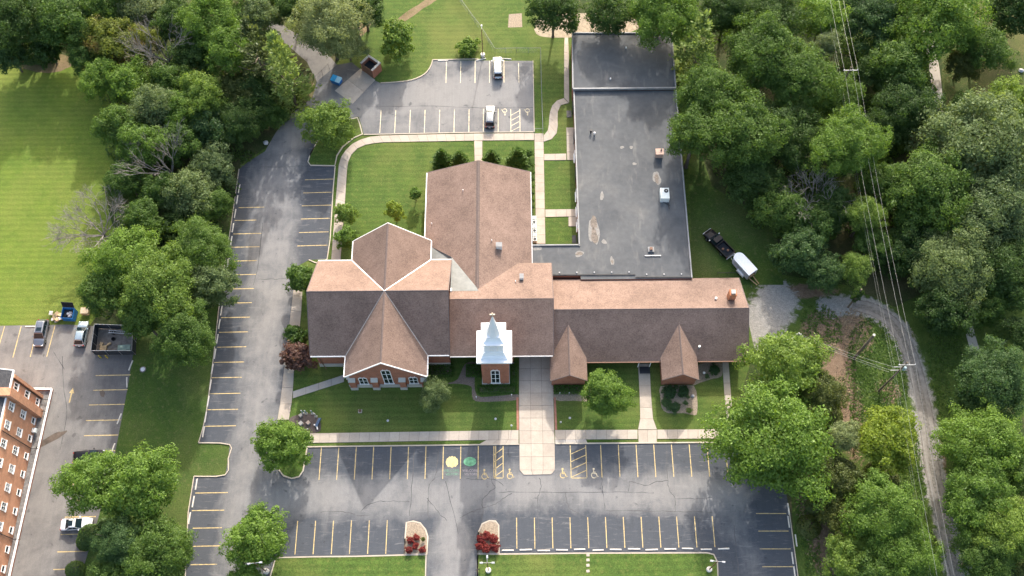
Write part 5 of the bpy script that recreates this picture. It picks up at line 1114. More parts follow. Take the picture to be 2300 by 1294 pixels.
scatter('undergrowth', [[(1530, 10), (1900, -20), (1910, 300), (1950, 600), (1850, 640), (1740, 560), (1640, 430), (1560, 250)], [(1900, -20), (2090, 100), (2110, 330), (2010, 420), (2110, 640), (1990, 620), (1930, 300)], [(2000, 420), (2380, 250), (2400, 640), (2130, 720), (2050, 640)]], 56000, .5, LEAF['mid'], 3.0, 'tangled undergrowth filling the right wood', 'undergrowth', 4)
scatter('undergrowth', [[(1790, 1100), (1900, 1030), (2050, 1060), (2090, 1300), (1840, 1300)], [(2130, 930), (2330, 900), (2330, 1320), (2190, 1320), (2140, 1100)], [(1700, 860), (1880, 850), (1900, 980), (1790, 1060)]], 36000, .45, LEAF['olive'], 2.2, 'brambly thicket on both sides of the gravel road', 'undergrowth', 6)
scatter('undergrowth', [[(190, 1150), (430, 1180), (420, 1330), (160, 1330)]], 8000, .45, LEAF['dark'], 2.5, 'low thicket under the trees at the bottom left', 'undergrowth', 8)

# ------------------------------------------------------------------ vehicles
def paint(name, col, metal=.3, rough=.28):
    mt, nt, bs, out = new_mat(name); bs.inputs['Base Color'].default_value = (*col, 1); bs.inputs['Metallic'].default_value = metal; bs.inputs['Roughness'].default_value = rough
    bs.inputs['Coat Weight'].default_value = .8 if max(col) > .05 else .15; bs.inputs['Coat Roughness'].default_value = .04; bs.inputs['Specular IOR Level'].default_value = .5 if max(col) > .05 else .2
    p = N(nt, 'ShaderNodeTexCoord'); nz = noise(nt, 1.2, 3, .6, p.outputs['Object']); L(nt, ramp(nt, nz, [(.3, tuple(c*.92 for c in col)), (.7, tuple(min(1, c*1.06) for c in col))]), bs.inputs['Base Color'])
    return mt
WHEEL_ME = MB().lathe([(.22, -.11), (.31, -.11), (.34, -.07), (.34, .07), (.31, .11), (.22, .11)], 18).mesh('wheel', M_rubber)
RIM_MB = MB().lathe([(.225, -.1), (.225, .1)], 14)
for i in range(5):
    a = 2*math.pi*i/5; RIM_MB.tube((0, 0, .105), (.2*math.cos(a), .2*math.sin(a), .105), .035, .03, 4)
RIM_ME = RIM_MB.mesh('rim', M_rim)
def wheels(root, xs, hw, s=1.0):
    for x in xs:
        for sd in (-1, 1):
            w = obj('wheel', WHEEL_ME, root, (x, sd*(hw-.1), .34*s), (-sd*math.pi/2, 0, 0), (s, s, 1)); obj('rim', RIM_ME, w)
def loft(b, secs):
    """secs: list of (x, [(y,z)...]) half sections mirrored; closed body"""
    rings = []
    for x, pr in secs:
        ring = [(x, y, z) for y, z in pr]+[(x, -y, z) for y, z in reversed(pr)]; rings.append(ring)
    n = len(rings[0]); base = len(b.v); b.v += [p for r_ in rings for p in r_]
    for i in range(len(rings)-1):
        for j in range(n):
            k = (j+1) % n; b.f.append((base+i*n+j, base+i*n+k, base+(i+1)*n+k, base+(i+1)*n+j))
    b.f.append(tuple(base+j for j in range(n-1, -1, -1))); b.f.append(tuple(base+(len(rings)-1)*n+j for j in range(n)))
def car(label, u, v, ang, kind, pm, L_=4.7, W_=1.85, H_=1.7, sunroof=False, rails=False, loc=None):
    p = G(u, v) if loc is None else Vector(loc)
    root = empty('parked_car', (p.x, p.y, Z_ASPH), ang); tag(root, label, 'car', 'parked vehicles')
    hw = W_/2; zb = 1.0 if kind != 'sedan' else .9; z0 = .24; e = L_/2
    def sec(w, zt, crown): return [(w*.82, z0), (w*.98, z0+.16), (w, (z0+zt)/2), (w*.95, zt-.06), (w*.80, zt+crown*.5), (w*.4, zt+crown)]
    hood = zb-.06; x_ws = {'suv': e-1.25, 'van': e-.85, 'hatch': e-1.2, 'sedan': e-1.45}[kind]
    secs = [(-e, sec(hw*.86, zb-.12, .0)), (-e+.08, sec(hw*.93, zb-.03, .0)), (-e+.45, sec(hw, zb, .01)), (-.3, sec(hw, zb, .02)), (x_ws-.1, sec(hw, zb, .03)), (x_ws+.3, sec(hw*.995, hood+.04, .06)), (e-.55, sec(hw*.97, hood-.08, .07)), (e-.15, sec(hw*.88, hood-.18, .06)), (e, sec(hw*.74, hood-.3, .02))]
    bd = MB(); loft(bd, secs); body = bd.build('body', pm, root, smooth=False)
    # greenhouse: base outline at the belt, roof outline above
    xr_b = {'suv': -e+.12, 'van': -e+.1, 'hatch': -e+.15, 'sedan': -e+.75}[kind]; xr_t = {'suv': -e+.55, 'van': -e+.42, 'hatch': -e+.8, 'sedan': -e+1.5}[kind]
    xf_t = {'suv': x_ws-.75, 'van': x_ws-.85, 'hatch': x_ws-.85, 'sedan': x_ws-.85}[kind]
    wb, wt = hw*.93, hw*.74; zt = H_-.07
    B = [(xr_b, -wb, zb-.02), (x_ws, -wb*.97, zb-.02), (x_ws, wb*.97, zb-.02), (xr_b, wb, zb-.02)]; Tt = [(xr_t, -wt, zt), (xf_t, -wt, zt), (xf_t, wt, zt), (xr_t, wt, zt)]
    MB().frustum(B, Tt).build('cabin', pm, root)
    rf = MB(); loft(rf, [(xr_t-.06, [(wt*.9, zt-.03), (wt*1.0, zt), (wt*.85, zt+.03), (wt*.4, zt+.04)]), (xr_t+.25, [(wt*.97, zt-.03), (wt*1.03, zt+.0), (wt*.85, zt+.06), (wt*.4, zt+.075)]), (xf_t-.3, [(wt*.97, zt-.03), (wt*1.03, zt), (wt*.85, zt+.06), (wt*.4, zt+.075)]), (xf_t+.05, [(wt*.9, zt-.03), (wt*.98, zt-.01), (wt*.8, zt+.01), (wt*.4, zt+.02)])])
    roof = rf.build('roof', pm, root, smooth=True)
    def pane(name, q, push, inset=.1):
        q = [Vector(a) for a in q]; c = sum(q, Vector())/4; nrm = (q[1]-q[0]).cross(q[3]-q[0]).normalized()
        if nrm.dot(c-Vector((0, 0, .9))) < 0: nrm.negate()
        qq = [a.lerp(c, inset)+nrm*push for a in q]; MB().prism(qq, nrm*.012).build(name, M_glass, root)
    pane('windscreen', [B[1], B[2], Tt[2], Tt[1]], .012, .07); pane('rear_window', [B[0], B[3], Tt[3], Tt[0]], .012, .12)
    for s in (0, 1):
        a, b_, c, d = (B[0], B[1], Tt[1], Tt[0]) if s == 0 else (B[3], B[2], Tt[2], Tt[3])
        def at(f, g_): return Vector(a).lerp(Vector(b_), f).lerp(Vector(d).lerp(Vector(c), f), g_)
        cuts = [(.04, .3), (.34, .62), (.66, .93)] if kind in ('suv', 'van', 'hatch') else [(.1, .48), (.52, .9)]
        for f0, f1 in cuts: pane('side_window', [at(f0, .1), at(f1, .1), at(f1, .92), at(f0, .92)], .012, .03)
    for s in (-1, 1):
        Box('headlight', M_lamp, root, e-.34, e-.1, s*hw*.66-.16, s*hw*.66+.16, hood-.32, hood-.14)
        Box('tail_light', M_red, root, -e-.02, -e+.12, s*hw*.78-.12, s*hw*.78+.1, zb-.32, zb-.05)
        mr = MB(); mr.cbox(x_ws-.35, s*(hw+.1), zb+.1, .16, .22, .15); mr.build('mirror', pm, root)
    Box('bumper', M_black, root, e-.16, e+.03, -hw*.7, hw*.7, z0+.02, z0+.22); Box('bumper', M_black, root, -e-.03, -e+.1, -hw*.8, hw*.8, z0+.02, z0+.24)
    Box('grille', M_black, root, e-.1, e+.012, -hw*.38, hw*.38, hood-.42, hood-.28); Box('number_plate', M_white, root, -e-.03, -e+.02, -.17, .17, .55, .68)
    if sunroof: Box('sunroof', M_glass, roof, xf_t-1.0, xf_t-.35, -.42, .42, zt+.05, zt+.085)
    if rails:
        for s in (-1, 1): MB().tube((xr_t+.1, s*wt*.88, zt+.11), (xf_t-.15, s*wt*.88, zt+.11), .028).build('roof_rail', M_galv, root)
    wheels(root, (e-.92, -e+.95), hw, 1.0)
    return root
def heading(a, b_):
    p = G(*a); q = G(*b_); return math.atan2(q.y-p.y, q.x-p.x)
P_silver = paint('silver car paint', (.50, .53, .55), .75, .26); P_dark = paint('graphite car paint', (.20, .215, .23), .75, .25); P_grey = paint('slate grey car paint', (.17, .185, .215), .6, .3); P_ice = paint('ice blue car paint', (.40, .47, .49), .7, .27); P_black = paint('black car paint', (.006, .006, .008), .0, .35); P_whitecar = paint('white car paint', (.70, .71, .73), .1, .3)
car('silver-roofed people carrier parked at the back lot\'s grassy edge', 1118, 157, heading((1119, 178), (1117, 135)), 'van', P_silver, 4.9, 1.9, 1.72)
car('silver car with dark rear parked beside the rear pavement', 1101, 267, heading((1100, 290), (1102, 240)), 'suv', P_dark, 4.75, 1.88, 1.68, rails=True)
car('slate grey estate with sunroof, nose toward the apartment drive', 96, 752, heading((103, 725), (90, 785)), 'suv', P_grey, 4.75, 1.86, 1.7, True, True)
car('pale ice-blue hatchback beside the fenced bin yard', 187, 753, heading((181, 782), (193, 722)), 'hatch', P_ice, 4.5, 1.82, 1.5)
car('white saloon half hidden under the feathery tree', 176, 1179, heading((150, 1181), (200, 1178)), 'sedan', P_whitecar, 4.7, 1.82, 1.45, True)
car('dark estate car half hidden under the feathery tree', 204, 1028, heading((165, 1031), (240, 1024)), 'suv', P_black, 4.9, 1.9, 1.75)
car('car mostly outside the left edge beside the slate grey one', -24, 752, heading((-17, 725), (-30, 785)), 'hatch', P_dark, 4.5, 1.8, 1.5)

def pickup(u, v, ang):
    p = G(u, v); root = empty('pickup_truck', (p.x, p.y, .01), ang); tag(root, 'black pickup truck on the shaded grass, hitched to the white trailer', 'pickup', 'parked vehicles')
    hw, e = 1.0, 2.95; z0 = .4
    def sec(w, zt, cr): return [(w*.85, z0), (w, z0+.18), (w, zt-.12), (w*.95, zt-.03), (w*.78, zt+cr*.5), (w*.4, zt+cr)]
    bd = MB(); loft(bd, [(-.15, sec(hw, 1.12, 0)), (1.2, sec(hw, 1.12, .02)), (1.5, sec(hw, 1.12, .07)), (2.5, sec(hw*.98, 1.05, .08)), (2.85, sec(hw*.9, .95, .05)), (e, sec(hw*.8, .85, .0))]); bd.build('body', P_black, root)
    cb = [(-.15, -.92, 1.1), (1.45, -.9, 1.1), (1.45, .9, 1.1), (-.15, .92, 1.1)]; ct = [(.0, -.74, 1.82), (.8, -.74, 1.82), (.8, .74, 1.82), (.0, .74, 1.82)]
    MB().frustum(cb, ct).build('cabin', P_black, root); Box('roof', P_black, root, -.05, .85, -.76, .76, 1.8, 1.87)
    def q(a, b_, c, d, nm, push=.015, ins=.08):
        w = [Vector(x) for x in (a, b_, c, d)]; ce = sum(w, Vector())/4; nr = (w[1]-w[0]).cross(w[3]-w[0]).normalized()
        if nr.dot(ce-Vector((.6, 0, 1.3))) < 0: nr.negate()
        MB().prism([x.lerp(ce, ins)+nr*push for x in w], nr*.012).build(nm, M_glass, root)
    q(cb[1], cb[2], ct[2], ct[1], 'windscreen'); q(cb[0], cb[3], ct[3], ct[0], 'rear_window'); q(cb[0], cb[1], ct[1], ct[0], 'side_window'); q(cb[3], cb[2], ct[2], ct[3], 'side_window')
    bed = MB(); bed.box(-e, -.2, -hw, -hw+.1, .5, 1.18); bed.box(-e, -.2, hw-.1, hw, .5, 1.18); bed.box(-e+.12, -.3, -hw+.1, hw-.1, .6, .68); bed.box(-.3, -.2, -hw+.1, hw-.1, .5, 1.18); bed.build('cargo_bed', P_black, root)
    Box('bed_liner', M_screen, root, -e+.14, -.32, -hw+.12, hw-.12, .68, .70); Box('tailgate', P_black, root, -e-.06, -e+.06, -hw+.02, hw-.02, .55, 1.18); Box('bumper', M_galv, root, -e-.2, -e-.06, -hw*.95, hw*.95, .42, .58); Box('bumper', M_galv, root, e-.1, e+.1, -hw*.85, hw*.85, .45, .68)
    for s in (-1, 1):
        Box('headlight', M_lamp, root, e-.28, e+.0, s*.72-.14, s*.72+.14, .7, .9); Box('tail_light', M_red, root, -e-.07, -e+.02, s*.9-.09, s*.9+.09, .75, 1.1); MB().cbox(1.2, s*1.12, 1.25, .16, .24, .22).build('mirror', M_galv, root)
    for x, y in ((-1.3, .2), (-2.0, -.3)): MB().lathe([(.2, 0), (.22, .2), (.1, .24)], 10, (x, y, .70)).build('bucket', M_brown, root)
    wheels(root, (1.9, -1.75), hw, 1.15)
pickup(1612, 551, heading((1640, 578), (1585, 522)))
def trailer(u, v, ang):
    p = G(u, v); root = empty('stock_trailer', (p.x, p.y, .01), ang); tag(root, 'white livestock trailer with rounded nose and slatted sides behind the pickup', 'trailer', 'parked vehicles')
    hw, e, zt, z0 = .95, 2.1, 2.25, .5; out = [(-e, -hw), (e-.75, -hw)]+[(e-.75+.95*math.sin(math.pi*i/10), -hw*math.cos(math.pi*i/10)) for i in range(1, 10)]+[(e-.75, hw), (-e, hw)]
    MB().prism([(x, y, z0) for x, y in out], (0, 0, .1)).build('floor', M_wood, root)
    low = MB()
    for (x0, y0), (x1, y1) in zip(out, out[1:]):
        for za, zc in ((z0+.1, 1.15), (1.32, 1.42), (1.58, 1.68), (1.84, zt)): low.add([(x0, y0, za), (x1, y1, za), (x1, y1, zc), (x0, y0, zc), (x0*.99, y0*.96, za), (x1*.99, y1*.96, za), (x1*.99, y1*.96, zc), (x0*.99, y0*.96, zc)], [(0, 1, 2, 3), (7, 6, 5, 4), (3, 2, 6, 7), (0, 4, 5, 1)])
    low.build('slatted_side', plain('trailer side', (.52, .55, .58), .5, var=.08), root)
    top = [(x*1.01, y*1.03) for x, y in out]; rf = MB(); rf.prism([(x, y, zt) for x, y in top], (0, 0, .06)); rf.prism([(x*.97, y*.75, zt+.06) for x, y in top], (0, 0, .05)); rf.build('roof', plain('trailer roof', (.72, .76, .80), .4, var=.04), root)
    for x in (-1.9, -1.1, -.3, .5, 1.2):
        for s in (-1, 1): Box('rib', M_galv, root, x-.04, x+.04, s*hw-.03, s*hw+.03, z0, zt)
    for s in (-1, 1): MB().prism([(-1.35, s*(hw+.02), .5), (.35, s*(hw+.02), .5), (.2, s*(hw+.02), .92), (-1.2, s*(hw+.02), .92)], (0, s*.3, 0)).build('mudguard', M_white, root)
    MB().path([(e+.15, -.5, .5), (e+1.15, 0, .5), (e+.15, .5, .5)], .05).build('drawbar', M_galv, root)
    for a in (.3, -.2): MB().cbox(0, 0, 0, 1.7, .16, .06).build('plank', M_wood, root, loc=(-e-.9, a*1.2, .62), rz=a*.5)
    Box('rear_gate', M_galv, root, -e-.05, -e, -hw, -hw+.08, z0, zt)
    wheels(root, (-.85, -.1), hw+.18, .95)
trailer(1667, 605, heading((1692, 630), (1646, 580)))

# ------------------------------------------------------------------ site furniture
STOP_ME = MB().frustum([(-.9, -.09, 0), (.9, -.09, 0), (.9, .09, 0), (-.9, .09, 0)], [(-.86, -.05, .13), (.86, -.05, .13), (.86, .05, .13), (-.86, .05, .13)]).mesh('wheel_stop', M_stop)
def stop(u, v, ang, label, group, s=1.0):
    p = G(u, v); o = obj('wheel_stop', STOP_ME, None, (p.x, p.y, Z_ASPH), (0, 0, ang), (s, 1.25, 1)); tag(o, label, 'wheel stop', group)
ORD = ['first', 'second', 'third', 'fourth', 'fifth', 'sixth', 'seventh', 'eighth', 'ninth', 'tenth', 'eleventh', 'twelfth', 'thirteenth', 'fourteenth', 'fifteenth']
for i in range(13):
    x = -1.28+2.722*i+(.05*math.sin(i*3)); y = 27.25+.08*math.sin(i*2.1)
    o = obj('wheel_stop', STOP_ME, None, (x, y, Z_ASPH), (0, 0, .03*math.sin(i*1.7)), (1.0+.06*math.sin(i), 1.3, 1)); tag(o, 'pale wheel stop by the lower lawn, %s from the red shrub bed' % ORD[i], 'wheel stop', 'wheel stops along the lower lawn')
lst = [(537, 424), (532.5, 449), (528, 480), (523, 512), (519.5, 541), (512, 590), (505, 630), (497, 698), (492.5, 728), (488, 762), (482.7, 795), (476.7, 829), (472.7, 864.5), (467.5, 901.5), (461.7, 937), (457, 970)]
for i, (u, v) in enumerate(lst): stop(u, v, heading((u-4, v+20), (u+1, v-10)), 'wheel stop on the car park\'s long left edge, %s' % (('%s from the top' % ORD[i]) if i < 8 else ('%s from the grass notch' % ORD[15-i])), 'wheel stops on the left edge')
for i, (u, v, w) in enumerate([(441, 1088, 'upper'), (434, 1127, 'middle'), (425.5, 1164, 'lower')]): stop(u, v, heading((u-4, v+20), (u+1, v-10)), 'wheel stop below the grass notch on the left edge, %s of three' % w, 'wheel stops on the left edge')
for u, v, w in [(1771, 1143, 'topmost'), (1771.5, 1172, 'second from top'), (1788, 1214, 'shoved off the asphalt onto the grass'), (1780, 1253.5, 'second from bottom'), (1784.6, 1286, 'lowest')]: stop(u, v, heading((u+4, v+20), (u, v-10)), 'wheel stop on the car park\'s right edge, %s' % w, 'wheel stops on the right edge')
for u, v, w in [(995, 136.5, 'left of the lamp post'), (1080, 134, 'askew below the lamp post'), (1137, 132.5, 'right of the people carrier')]: stop(u, v, {995: 0, 1080: .25, 1137: -.1}[u], 'wheel stop at the back lot\'s grassy edge, %s' % w, 'wheel stops in the back lot', 1.1)
for u, v, a, w in [(69, 734, 0, 'by the mown field'), (293.7, 821, 1.35, 'below the fenced bin yard'), (285, 859, 1.75, 'tilted, second below the bin yard'), (268, 941, 1.35, 'third below the bin yard'), (254, 1008, 1.4, 'beside the dark estate car')]: stop(u, v, a, 'wheel stop in the neighbour\'s car park, %s' % w, 'wheel stops next door')

def lamp_post(u, v, h, arms, rz, label, foot=True):
    p = G(u, v); root = empty('lamp_post', (p.x, p.y, 0), rz); tag(root, label, 'lamp post', 'car park lamp posts')
    if foot: MB().lathe([(.42, 0), (.42, .6), (.36, .66)], 16).build('concrete_foot', M_stop, root)
    MB().tube((0, 0, .6), (0, 0, h), .09, .06, 8).build('pole', M_brown if foot else M_trim, root)
    for a in arms:
        d = Vector((math.cos(a), math.sin(a), 0)); MB().tube((0, 0, h-.05), d*.7+Vector((0, 0, h+.05)), .035, n=6).build('arm', M_trim, root)
        hd = MB().frustum([(-.24, -.14, -.1), (.24, -.14, -.1), (.24, .14, -.1), (-.24, .14, -.1)], [(-.18, -.1, .04), (.18, -.1, .04), (.18, .1, .04), (-.18, .1, .04)]).build('lamp_head', M_trim, root); hd.location = d*.85+Vector((0, 0, h+.05)); hd.rotation_euler = (0, 0, a)
lamp_post(599, 1284, 7.6, (0, math.pi), .1, 'twin-headed lamp post on the lower lawn, leftmost of three')
lamp_post(1097, 1282, 7.0, (0, math.pi, math.pi/2), 0, 'lamp post below the right red shrub bed')
lamp_post(1592, 1280, 7.4, (0, math.pi), -.1, 'twin-headed lamp post on the lower lawn, rightmost of three')
lamp_post(1084.6, 126, 7.8, (math.pi/2,), 0, 'single lamp post at the back lot\'s grassy edge')
def garden_lamp(u, v, h, label):
    p = G(u, v); root = empty('garden_lamp', (p.x, p.y, 0)); tag(root, label, 'garden lamp'); MB().tube((0, 0, 0), (0, 0, h), .04, n=6).build('post', M_black, root); MB().lathe([(.1, 0), (.15, .22), (.17, .25), (.05, .38)], 8, (0, 0, h)).build('lantern', M_galv, root)
garden_lamp(1149, 966, 2.2, 'slim lantern post left of the entrance pavement'); garden_lamp(1259, 952, .7, 'small lantern on the lawn right of the entrance pavement')
for i, (u, v) in enumerate([(1149, 890), (1257, 886), (1278, 886), (1070, 895)]):
    p = G(u, v); root = empty('path_light', (p.x, p.y, 0)); tag(root, ['low path light at the tower hedge\'s right end', 'low path light at the left small gable\'s hedge, left one', 'low path light at the left small gable\'s hedge, right one', 'low path light on the bark path left of the tower hedge'][i], 'path light'); MB().tube((0, 0, 0), (0, 0, .8), .035, n=6).build('stake', M_galv, root); MB().lathe([(.1, 0), (.06, .14)], 8, (0, 0, .8)).build('cap', M_white, root)

# bins, skip and enclosure
def oriented(name, u, v, ang, label, cat, group=None):
    p = G(u, v); o = empty(name, (p.x, p.y, .01), ang); return tag(o, label, cat, group)
be = empty('bin_enclosure', (-26.46, 116.4, .01), math.radians(-38.5)); tag(be, 'brick bin enclosure with pale coping beside the back lot', 'enclosure')
EX, EY, hE = 1.5, 1.15, 2.3
Box('wall', M_brick, be, -EX, EX, EY-.25, EY, 0, hE); Box('wall', M_brick, be, EX-.25, EX, -EY, EY-.25, 0, hE); Box('wall', M_brick, be, -EX, -EX+.25, -EY, EY-.25, 0, hE); Box('gate', M_brown, be, -EX+.25, EX-.25, -EY, -EY+.08, .1, hE-.1)
for q in ((-EX-.05, EX+.05, EY-.34, EY+.05), (EX-.34, EX+.05, -EY-.05, EY-.34), (-EX-.05, -EX+.34, -EY-.05, EY-.34)): Box('coping', M_stone, be, *q, hE, hE+.12)
Box('bin_lid', M_screen, be, -1.1, 1.1, -.95, .75, 0, 1.5)
sd = oriented('small_skip', 757, 186, math.radians(-24), 'sky blue lidded bin on the asphalt by the rear gate', 'bin')
MB().frustum([(-.8, -.5, .12), (.8, -.5, .12), (.8, .5, .12), (-.8, .5, .12)], [(-.95, -.62, 1.1), (.95, -.62, 1.1), (.95, .62, 1.1), (-.95, .62, 1.1)]).build('body', M_blue, sd)
for s, mt in ((-1, M_skyblue), (1, plain('sunlit pale lid', (.40, .62, .72), .35, var=.05))): MB().frustum([(s*.48-.47, -.64, 1.1), (s*.48+.47, -.64, 1.1), (s*.48+.47, .64, 1.1), (s*.48-.47, .64, 1.1)], [(s*.48-.45, -.6, 1.18), (s*.48+.45, -.6, 1.18), (s*.48+.45, .62, 1.36), (s*.48-.45, .62, 1.36)]).build('lid', mt, sd)
for s in (-1, 1): Box('fork_sleeve', M_blue, sd, s*.98-.06, s*.98+.06, -.4, .4, .55, .75)
bs_ = oriented('open_skip', 160, 711, math.radians(-4), 'blue steel skip with black lids thrown open at the field edge', 'skip')
sk = MB(); sk.box(-1.0, 1.0, -.9, -.82, .1, 1.35); sk.box(-1.0, 1.0, .82, .9, .1, 1.7); sk.box(-1.0, 1.0, -.82, .82, .1, .18)
sk.prism([(-1.0, -.82, .1), (-1.0, .82, .1), (-1.0, .82, 1.7), (-1.0, -.82, 1.35)], (.08, 0, 0)); sk.prism([(.92, -.82, .1), (.92, .82, .1), (.92, .82, 1.7), (.92, -.82, 1.35)], (.08, 0, 0)); sk.build('body', M_blue, bs_)
for x in (-.5, .5): MB().frustum([(x-.48, .92, 1.68), (x+.48, .92, 1.68), (x+.48, 1.0, 1.66), (x-.48, 1.0, 1.66)], [(x-.48, 1.35, 2.75), (x+.48, 1.35, 2.75), (x+.48, 1.42, 2.72), (x-.48, 1.42, 2.72)]).build('lid', M_screen, bs_)
Box('bin_liner', M_black, bs_, -.9, .9, -.8, .8, .9, .95)
gb = random.Random(3)
def lump(r_, sx, sy, sz, n=7):
    b = MB(); b.lathe([(sx*.5, 0), (sx*.95, sz*.3), (sx*.8, sz*.7), (sx*.3, sz)], n); b.v = [(x*(1+r_.uniform(-.2, .2)), y*sy/sx*(1+r_.uniform(-.2, .2)), z) for x, y, z in b.v]; return b
for i in range(9):
    o = lump(gb, .28, .26, .35).build('refuse_sack', M_paper if i % 3 else M_black, None, loc=(bs_.location.x+gb.uniform(-.65, .65), bs_.location.y+gb.uniform(-.55, .5), .95)); tag(o, 'refuse bag heaped inside the open blue skip', 'refuse', 'bags inside the open skip')
for i in range(20):
    p = G(gb.gauss(132, 8), gb.gauss(716, 5)); zl = gb.uniform(.0, .55)
    sx, sy, sz = gb.uniform(.4, .95), gb.uniform(.35, .7), gb.uniform(.12, .4)
    o = MB().cbox(0, 0, sz/2, sx, sy, sz).build('cardboard_box', M_card if i % 5 else M_paper, None, loc=(p.x, p.y, zl)); o.rotation_euler = (gb.uniform(-.35, .35), gb.uniform(-.35, .35), gb.uniform(0, 3.1)); tag(o, 'crushed cardboard box in the heap beside the blue skip', 'box', 'cardboard heap')
tb = oriented('storage_cabinet', 195, 703, 0, 'tan cabinet standing on the grass right of the blue skip', 'cabinet'); Box('body', M_card, tb, -.62, .62, -.5, .5, .08, 1.0); Box('lid', plain('tan panel', (.47, .36, .24), .7), tb, -.66, .66, -.54, .54, 1.0, 1.07)
Box('base', M_trim, tb, -.5, .5, -.45, .45, 0, .08)
# screened bin yard
fy = empty('screened_bin_yard'); tag(fy, 'fenced bin yard with dark screening panels and metal posts', 'fence')
q = [G(222, 738), G(307, 741), G(305, 797), G(214, 797)]
M_scr2 = plain('dark mesh fabric', (.03, .036, .046), .8, var=.2)
def fence_panel(a, b_, h, parent, mat, posts=3, rail=M_galv, name='screen_panel'):
    d = b_-a
    for i in range(posts-1):
        p0 = a+d*(i/(posts-1)); p1 = a+d*((i+1)/(posts-1)); bar(name, (p0.x, p0.y, h-.08), (p1.x, p1.y, h-.08), .05, h-.16, mat, parent)
    for i in range(posts): p0 = a+d*(i/(posts-1)); MB().tube((p0.x, p0.y, 0), (p0.x, p0.y, h+.05), .045, n=6).build('post', rail, parent)
    MB().tube((a.x, a.y, h), (b_.x, b_.y, h), .035, n=6).build('rail', rail, parent)
for a, b_, n_ in ((q[0], q[1], 4), (q[1], q[2], 3), (q[3], q[2], 4), (q[0], q[3], 4)): fence_panel(a, b_, 1.9, fy, M_scr2, n_)
sheet('yard_floor', [q[3], q[2], q[1], q[0]], plain('yard litter concrete', (.20, .17, .145), .9, var=.25, scale=1.5), Z_MARK, fy, structure=False)
for u, v, k in ((227, 804, 0), (242, 804, 1)):
    p = G(u, v); o = empty('bollard', (p.x, p.y, 0)); tag(o, 'yellow bollard before the bin yard, %s one' % ('left', 'right')[k], 'bollard', 'yellow bollards'); MB().lathe([(.1, 0), (.1, 1.05), (.06, 1.12)], 10).build('post', M_yel, o); MB().lathe([(.105, .82), (.105, .92)], 10).build('band', M_black, o)
p0, p1 = G(243, 747, 1.2), G(296, 750, 1.2); ld = empty('ladder'); tag(ld, 'aluminium ladder lying across the top of the bin yard', 'ladder'); off = Vector((0, .4, 0)); bar('stile', p0, p1, .08, .08, M_galv, ld); bar('stile', p0+off, p1+off, .08, .08, M_galv, ld)
for i in range(11): a = p0.lerp(p1, (i+.5)/11); MB().tube(a, a+off, .022, n=5).build('rung', M_galv, ld)
p = G(278, 783, .2); o = MB().cbox(0, 0, 0, 2.1, 1.4, .05).build('sheet_panel', plain('pale green panel', (.24, .32, .26), .6), None, loc=(p.x, p.y, .12), rz=.05); tag(o, 'pale green panel lying in the bin yard', 'panel')
for u, v, sx, sy, k in ((233, 783, 1.1, .9, 0), (246, 774, .7, .3, 1), (229, 774, .5, .5, 2)):
    p = G(u, v); o = MB().cbox(0, 0, 0, sx, sy, .3).build('wood_scrap', M_card, None, loc=(p.x, p.y, .19), rz=k*.6); tag(o, ['large cardboard sheet in the bin yard', 'narrow wooden scrap in the bin yard', 'small box in the bin yard\'s left corner'][k], 'scrap')
p = G(255, 762); o = MB().lathe([(.2, .0), (.33, .0), (.36, .1), (.33, .2), (.2, .2), (.2, .0)], 14).build('old_tyre', M_rubber, None, loc=(p.x, p.y, .02)); tag(o, 'black tyre lying in the bin yard', 'tyre')
p = G(256, 748); o = lump(gb, .5, .45, .6).build('refuse_sack', M_black, None, loc=(p.x, p.y, .02)); tag(o, 'black sack behind the tyre in the bin yard', 'refuse')

# chain-link fence and gate
M_fence = plain('dull galvanised wire', (.27, .28, .28), .6, var=.15)
def chainlink(line, h, name, label, cat, steps=2.6):
    root = empty(name); tag(root, label, cat); P = GP(line); wire = MB(); M_galv = M_fence
    for a, b_ in zip(P, P[1:]):
        d = b_-a; n_ = max(1, round(d.length/steps))
        for i in range(n_+1):
            p0 = a+d*(i/n_); MB().tube((p0.x, p0.y, 0), (p0.x, p0.y, h+.06), .032, n=6).build('post', M_galv, root)
        MB().tube((a.x, a.y, h), (b_.x, b_.y, h), .024, n=6).build('rail', M_galv, root)
        k_ = int(d.length/.32); dd = d.normalized()
        for i in range(k_):
            s = i*.32; p0 = a+dd*s
            for sg in (-1, 1):
                e_ = s+sg*h*.75
                if 0 <= e_ <= d.length: p1 = a+dd*e_; wire.tube((p0.x, p0.y, .04), (p1.x, p1.y, h), .008, n=3, caps=False)
    wire.build('wire_mesh', M_galv, root)
    return root
chainlink([(1020, -14), (1052, 32), (1082, 72), (1112, 120), (1160, 119), (1214, 119), (1216, 210), (1219, 300)], 1.5, 'chain_link_fence', 'chain-link fence running round the playground lawn', 'fence')
chainlink([(1201, 297), (1219, 297)], 1.2, 'chain_link_gate', 'short chain-link gate between back lot and court pavement', 'gate', 1.6)
gt = chainlink([(711, 185), (740, 156)], 1.7, 'swing_gate', 'dark framed swing gate across the rear driveway', 'gate', 1.8)
for c in gt.children: c.data.materials[0] = M_black if c.name.startswith(('post', 'rail')) else M_fence

# condensers along the hall
for i in range(6):
    p = G(1199.5+i*.35, 494+i*9.6); root = empty('condenser', (p.x, p.y, 0)); tag(root, 'pale air-conditioning condenser along the hall\'s right wall, %s from the flat roof' % ORD[5-i], 'condenser', 'condensers along the hall wall')
    Box('case', M_ac, root, -.34, .34, -.34, .34, 0, .85); MB().lathe([(.26, 0), (.26, .03)], 12, (0, 0, .85)).build('fan', M_black if i % 2 else M_trim, root)
